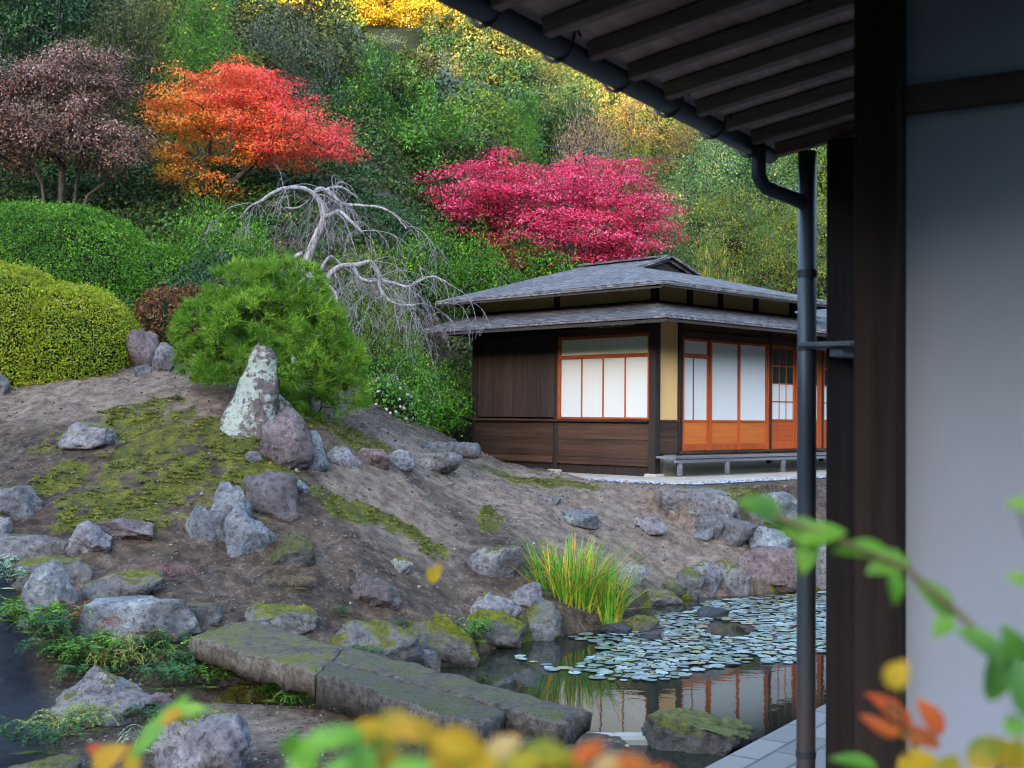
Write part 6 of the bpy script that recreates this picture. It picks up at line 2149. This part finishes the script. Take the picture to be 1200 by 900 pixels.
# ------------------------------------------------------------------ shrubs close to the camera
L_NEAR = leaf_mat('near_leaf', [(0, (.15, .22, .05)), (.4, (.36, .32, .08)), (.7, (.48, .28, .12)), (1, (.2, .28, .10))], .4, None, spec=.5, gain=1.0, sat=1.0)
L_NEARG = leaf_mat('near_leaf_green', [(0, (.10, .24, .03)), (.5, (.12, .30, .025)), (1, (.20, .36, .06))], .5, (.06, .17, .03), 12, spec=.8, gain=.9, sat=1.05)
L_NEARR = leaf_mat('near_leaf_red', [(0, (.32, .05, .02)), (.6, (.44, .11, .035)), (1, (.42, .18, .05))], .5, (.22, .03, .02), 14, gain=.95, sat=1.05)
L_NEARY = leaf_mat('near_leaf_yellow', [(0, (.24, .25, .03)), (.5, (.44, .29, .03)), (1, (.46, .22, .05))], .5, (.10, .16, .02), 14, gain=.95, sat=1.05)
M_STEM = bark_mat('thin_stem', (.05, .04, .02), (.14, .12, .05), 40)
def broad_leaf(c, d, nrm, L, wd, curl=.15):
    """ovate leaf, 7 x 3 points, curved along its midrib; returns verts, quads"""
    d = norm(np.array(d, float)); nrm = np.array(nrm, float); nrm = norm(nrm - d * (d @ nrm)); s = np.cross(d, nrm)
    V, Q = [], []
    m = 8
    for i in range(m + 1):
        u = i / m
        w = wd * .5 * (math.sin(math.pi * u ** .8) ** .85 if 0 < u < 1 else .02)
        p = c + d * L * (u - .5) - nrm * curl * L * (u - .35) ** 2 * 2
        V += [p - s * w + nrm * w * .35, p, p + s * w + nrm * w * .35]
    for i in range(m):
        for j in range(2):
            Q.append((i * 3 + j, i * 3 + j + 1, i * 3 + j + 4, i * 3 + j + 3))
    return np.array(V), np.array(Q)
def near_shrub(name, label, root_at, leaves, stems, zground):
    root = thing(name, label, 'shrub', (root_at.x, root_at.y, zground))
    o = np.array(tuple(root.location))
    groups = {}
    r = np.random.RandomState(len(leaves) * 7 + 3)
    for (px, py, Yd, Lpx, Wpx, ang, mat) in leaves:
        c = np.array(tuple(at(px, py, Yd))) - o
        k = mpp(Yd)
        a = math.radians(ang)
        d = np.array([math.cos(a), r.uniform(-.3, .3), math.sin(a)])
        nrm = np.array([r.uniform(-.4, .4), -.75, .65]) + r.normal(size=3) * .15
        groups.setdefault(mat.name, (mat, []))[1].append(broad_leaf(c, d, nrm, Lpx * k, Wpx * k * 1.15))
    for i, (mat, ps) in enumerate(groups.values()):
        V, Q = merge(ps)
        obj('leaves', mesh_np('leaves', V, Q, mats=[mat], smooth=True), root)
    tb = []
    for pts, rr in stems:
        P = [np.array(tuple(at(*q))) - o if len(q) == 3 else np.array(q[:3]) - o for q in pts]
        tb.append(tube_np(P, np.linspace(rr, rr * .45, len(P)), 6))
    V, Q = merge(tb)
    obj('stem', mesh_np('stem', V, Q, mats=[M_STEM], smooth=True), root)
ra = at(1330, 830, .999)
near_shrub('near_shrub', 'out of focus leafy green twig reaching across the white wall from the right', ra, [
    (893, 597, 0.999, 62, 34, 155, L_NEARG), (935, 622, 0.999, 66, 30, 160, L_NEARG), (965, 628, 0.984, 56, 34, 20, L_NEARG), (946, 650, 0.992, 50, 24, 250, L_NEARG), (1010, 645, 0.984, 70, 26, 175, L_NEARG),
    (1042, 662, 0.977, 58, 32, 190, L_NEARG), (1048, 690, 0.962, 40, 26, 280, L_NEARG), (1095, 700, 0.962, 66, 28, 130, L_NEARG), (1105, 735, 0.947, 34, 20, 220, L_NEARG), (1148, 752, 0.932, 60, 26, 145, L_NEARG), (1165, 790, 0.925, 66, 34, 80, L_NEARG),
    (1186, 760, 0.903, 60, 34, 110, L_NEARG), (1198, 805, 0.888, 70, 34, 95, L_NEARG), (1195, 680, 0.888, 34, 18, 150, L_NEARG), (1195, 592, 0.888, 34, 18, 170, L_NEARG)],
    [([(1330, 830, 0.999), (1260, 830, 0.962), (1190, 790, 0.925), (1130, 725, 0.947), (1060, 665, 0.969), (980, 632, 0.984), (905, 603, 0.999)], .004), ([(ra.x, ra.y, .42, 0), (1340, 1300, 0.999), (1330, 830, 0.999)], .008), ([(1260, 830, 0.962), (1230, 700, 0.903), (1195, 600, 0.888)], .003)], .42)
rb = at(1120, 1100, 1.05)
near_shrub('near_shrub', 'out of focus shrub with red, olive and yellow leaves at the bottom right corner', rb, [
    (1045, 832, 1.05, 70, 23, 140, L_NEARR), (1072, 862, 1.05, 75, 20, 160, L_NEARR), (1030, 850, 1.06, 50, 15, 150, L_NEARR), (1090, 840, 1.02, 50, 23, 120, L_NEARR), (1052, 790, .8, 38, 26, 60, L_NEARY), (1160, 882, .92, 62, 35, 30, L_NEARY), (1190, 885, .9, 45, 31, 80, L_NEARY),
    (1075, 893, 1.0, 50, 26, 20, L_NEARY), (1000, 892, 1.05, 55, 17, 170, L_NEARG), (1110, 905, .95, 50, 31, 60, L_NEARY), (1190, 850, .9, 33, 23, 20, L_NEARG)],
    [([(rb.x, rb.y, .42, 0), (1120, 1100, 1.05), (1100, 950, 1.03), (1070, 870, 1.05), (1040, 825, 1.05)], .006), ([(1120, 1100, 1.05), (1150, 960, .95), (1180, 880, .9)], .004), ([(1100, 950, 1.03), (1060, 880, 1.0), (1052, 792, .8)], .0025), ([(1100, 950, 1.03), (1020, 900, 1.05)], .003)], .42)
rc = at(420, 1100, .95)
LB = []
r = np.random.RandomState(4)
mats_ = [L_NEARG, L_NEARY, L_NEAR, L_NEARR]
for (px, py, L_, W_, an, m) in [(365, 868, 96, 50, 70, 0), (352, 890, 70, 44, 120, 0), (400, 850, 84, 44, 30, 0), (440, 845, 90, 44, 15, 1), (470, 838, 84, 46, 340, 1), (500, 848, 84, 42, 330, 1), (425, 880, 80, 56, 80, 0), (395, 895, 80, 50, 60, 0),
    (540, 858, 96, 50, 350, 1), (560, 880, 80, 60, 75, 1), (590, 862, 74, 40, 10, 2), (520, 885, 90, 60, 95, 1), (610, 885, 80, 52, 60, 1), (640, 870, 90, 48, 20, 1), (665, 884, 80, 50, 345, 1), (690, 868, 66, 34, 15, 3), (715, 886, 70, 44, 40, 2), (745, 885, 80, 40, 345, 3), (770, 892, 60, 30, 15, 3), (480, 895, 90, 60, 20, 0), (585, 900, 80, 50, 30, 0), (650, 900, 90, 50, 10, 3), (720, 902, 80, 40, 0, 1), (340, 860, 50, 34, 250, 0), (450, 870, 70, 50, 100, 1)]:
    LB.append((px, py + 14, .70 + r.uniform(-.06, .1), L_ * .70, W_ * .62, an + r.uniform(-25, 25), mats_[m]))
near_shrub('near_shrub', 'out of focus shrub of green, yellow and orange leaves along the bottom edge', rc, LB,
    [([(rc.x, rc.y, .2, 0), (420, 1100, .95), (440, 960, .95), (480, 880, .95)], .006), ([(420, 1100, .95), (380, 960, .95), (362, 870, .95)], .004), ([(440, 960, .95), (560, 905, .95), (640, 880, .93), (760, 888, .95)], .004), ([(440, 960, .95), (440, 890, .95), (410, 850, .93)], .003)], .2)
rd_ = at(160, 1150, 1.15)
near_shrub('near_shrub', 'out of focus twig with one long curved yellow-green leaf at the bottom left', rd_, [
    (186, 850, 1.1, 100, 17, 52, L_NEARG), (222, 832, 1.1, 50, 15, 12, L_NEARG), (157, 888, 1.1, 50, 18, 75, L_NEARY), (118, 882, 1.12, 46, 16, 160, L_NEARR), (128, 888, 1.1, 50, 28, 40, L_NEARY), (205, 838, 1.1, 40, 16, 35, L_NEARY)],
    [([(rd_.x, rd_.y, .2, 0), (160, 1150, 1.15), (150, 960, 1.12), (155, 900, 1.1)], .005), ([(150, 960, 1.12), (128, 900, 1.12)], .003)], .2)
re_ = at(520, 1200, 1.9)
near_shrub('near_shrub', 'single small yellow leaf on a hair-thin twig in front of the slope', re_, [(510, 672, 1.9, 26, 17, 60, L_NEARY), (512, 720, 1.9, 8, 4, 70, L_NEARY)],
    [([(re_.x, re_.y, .2, 0), (520, 1200, 1.9), (518, 900, 1.9), (512, 680, 1.9)], .0012)], .2)
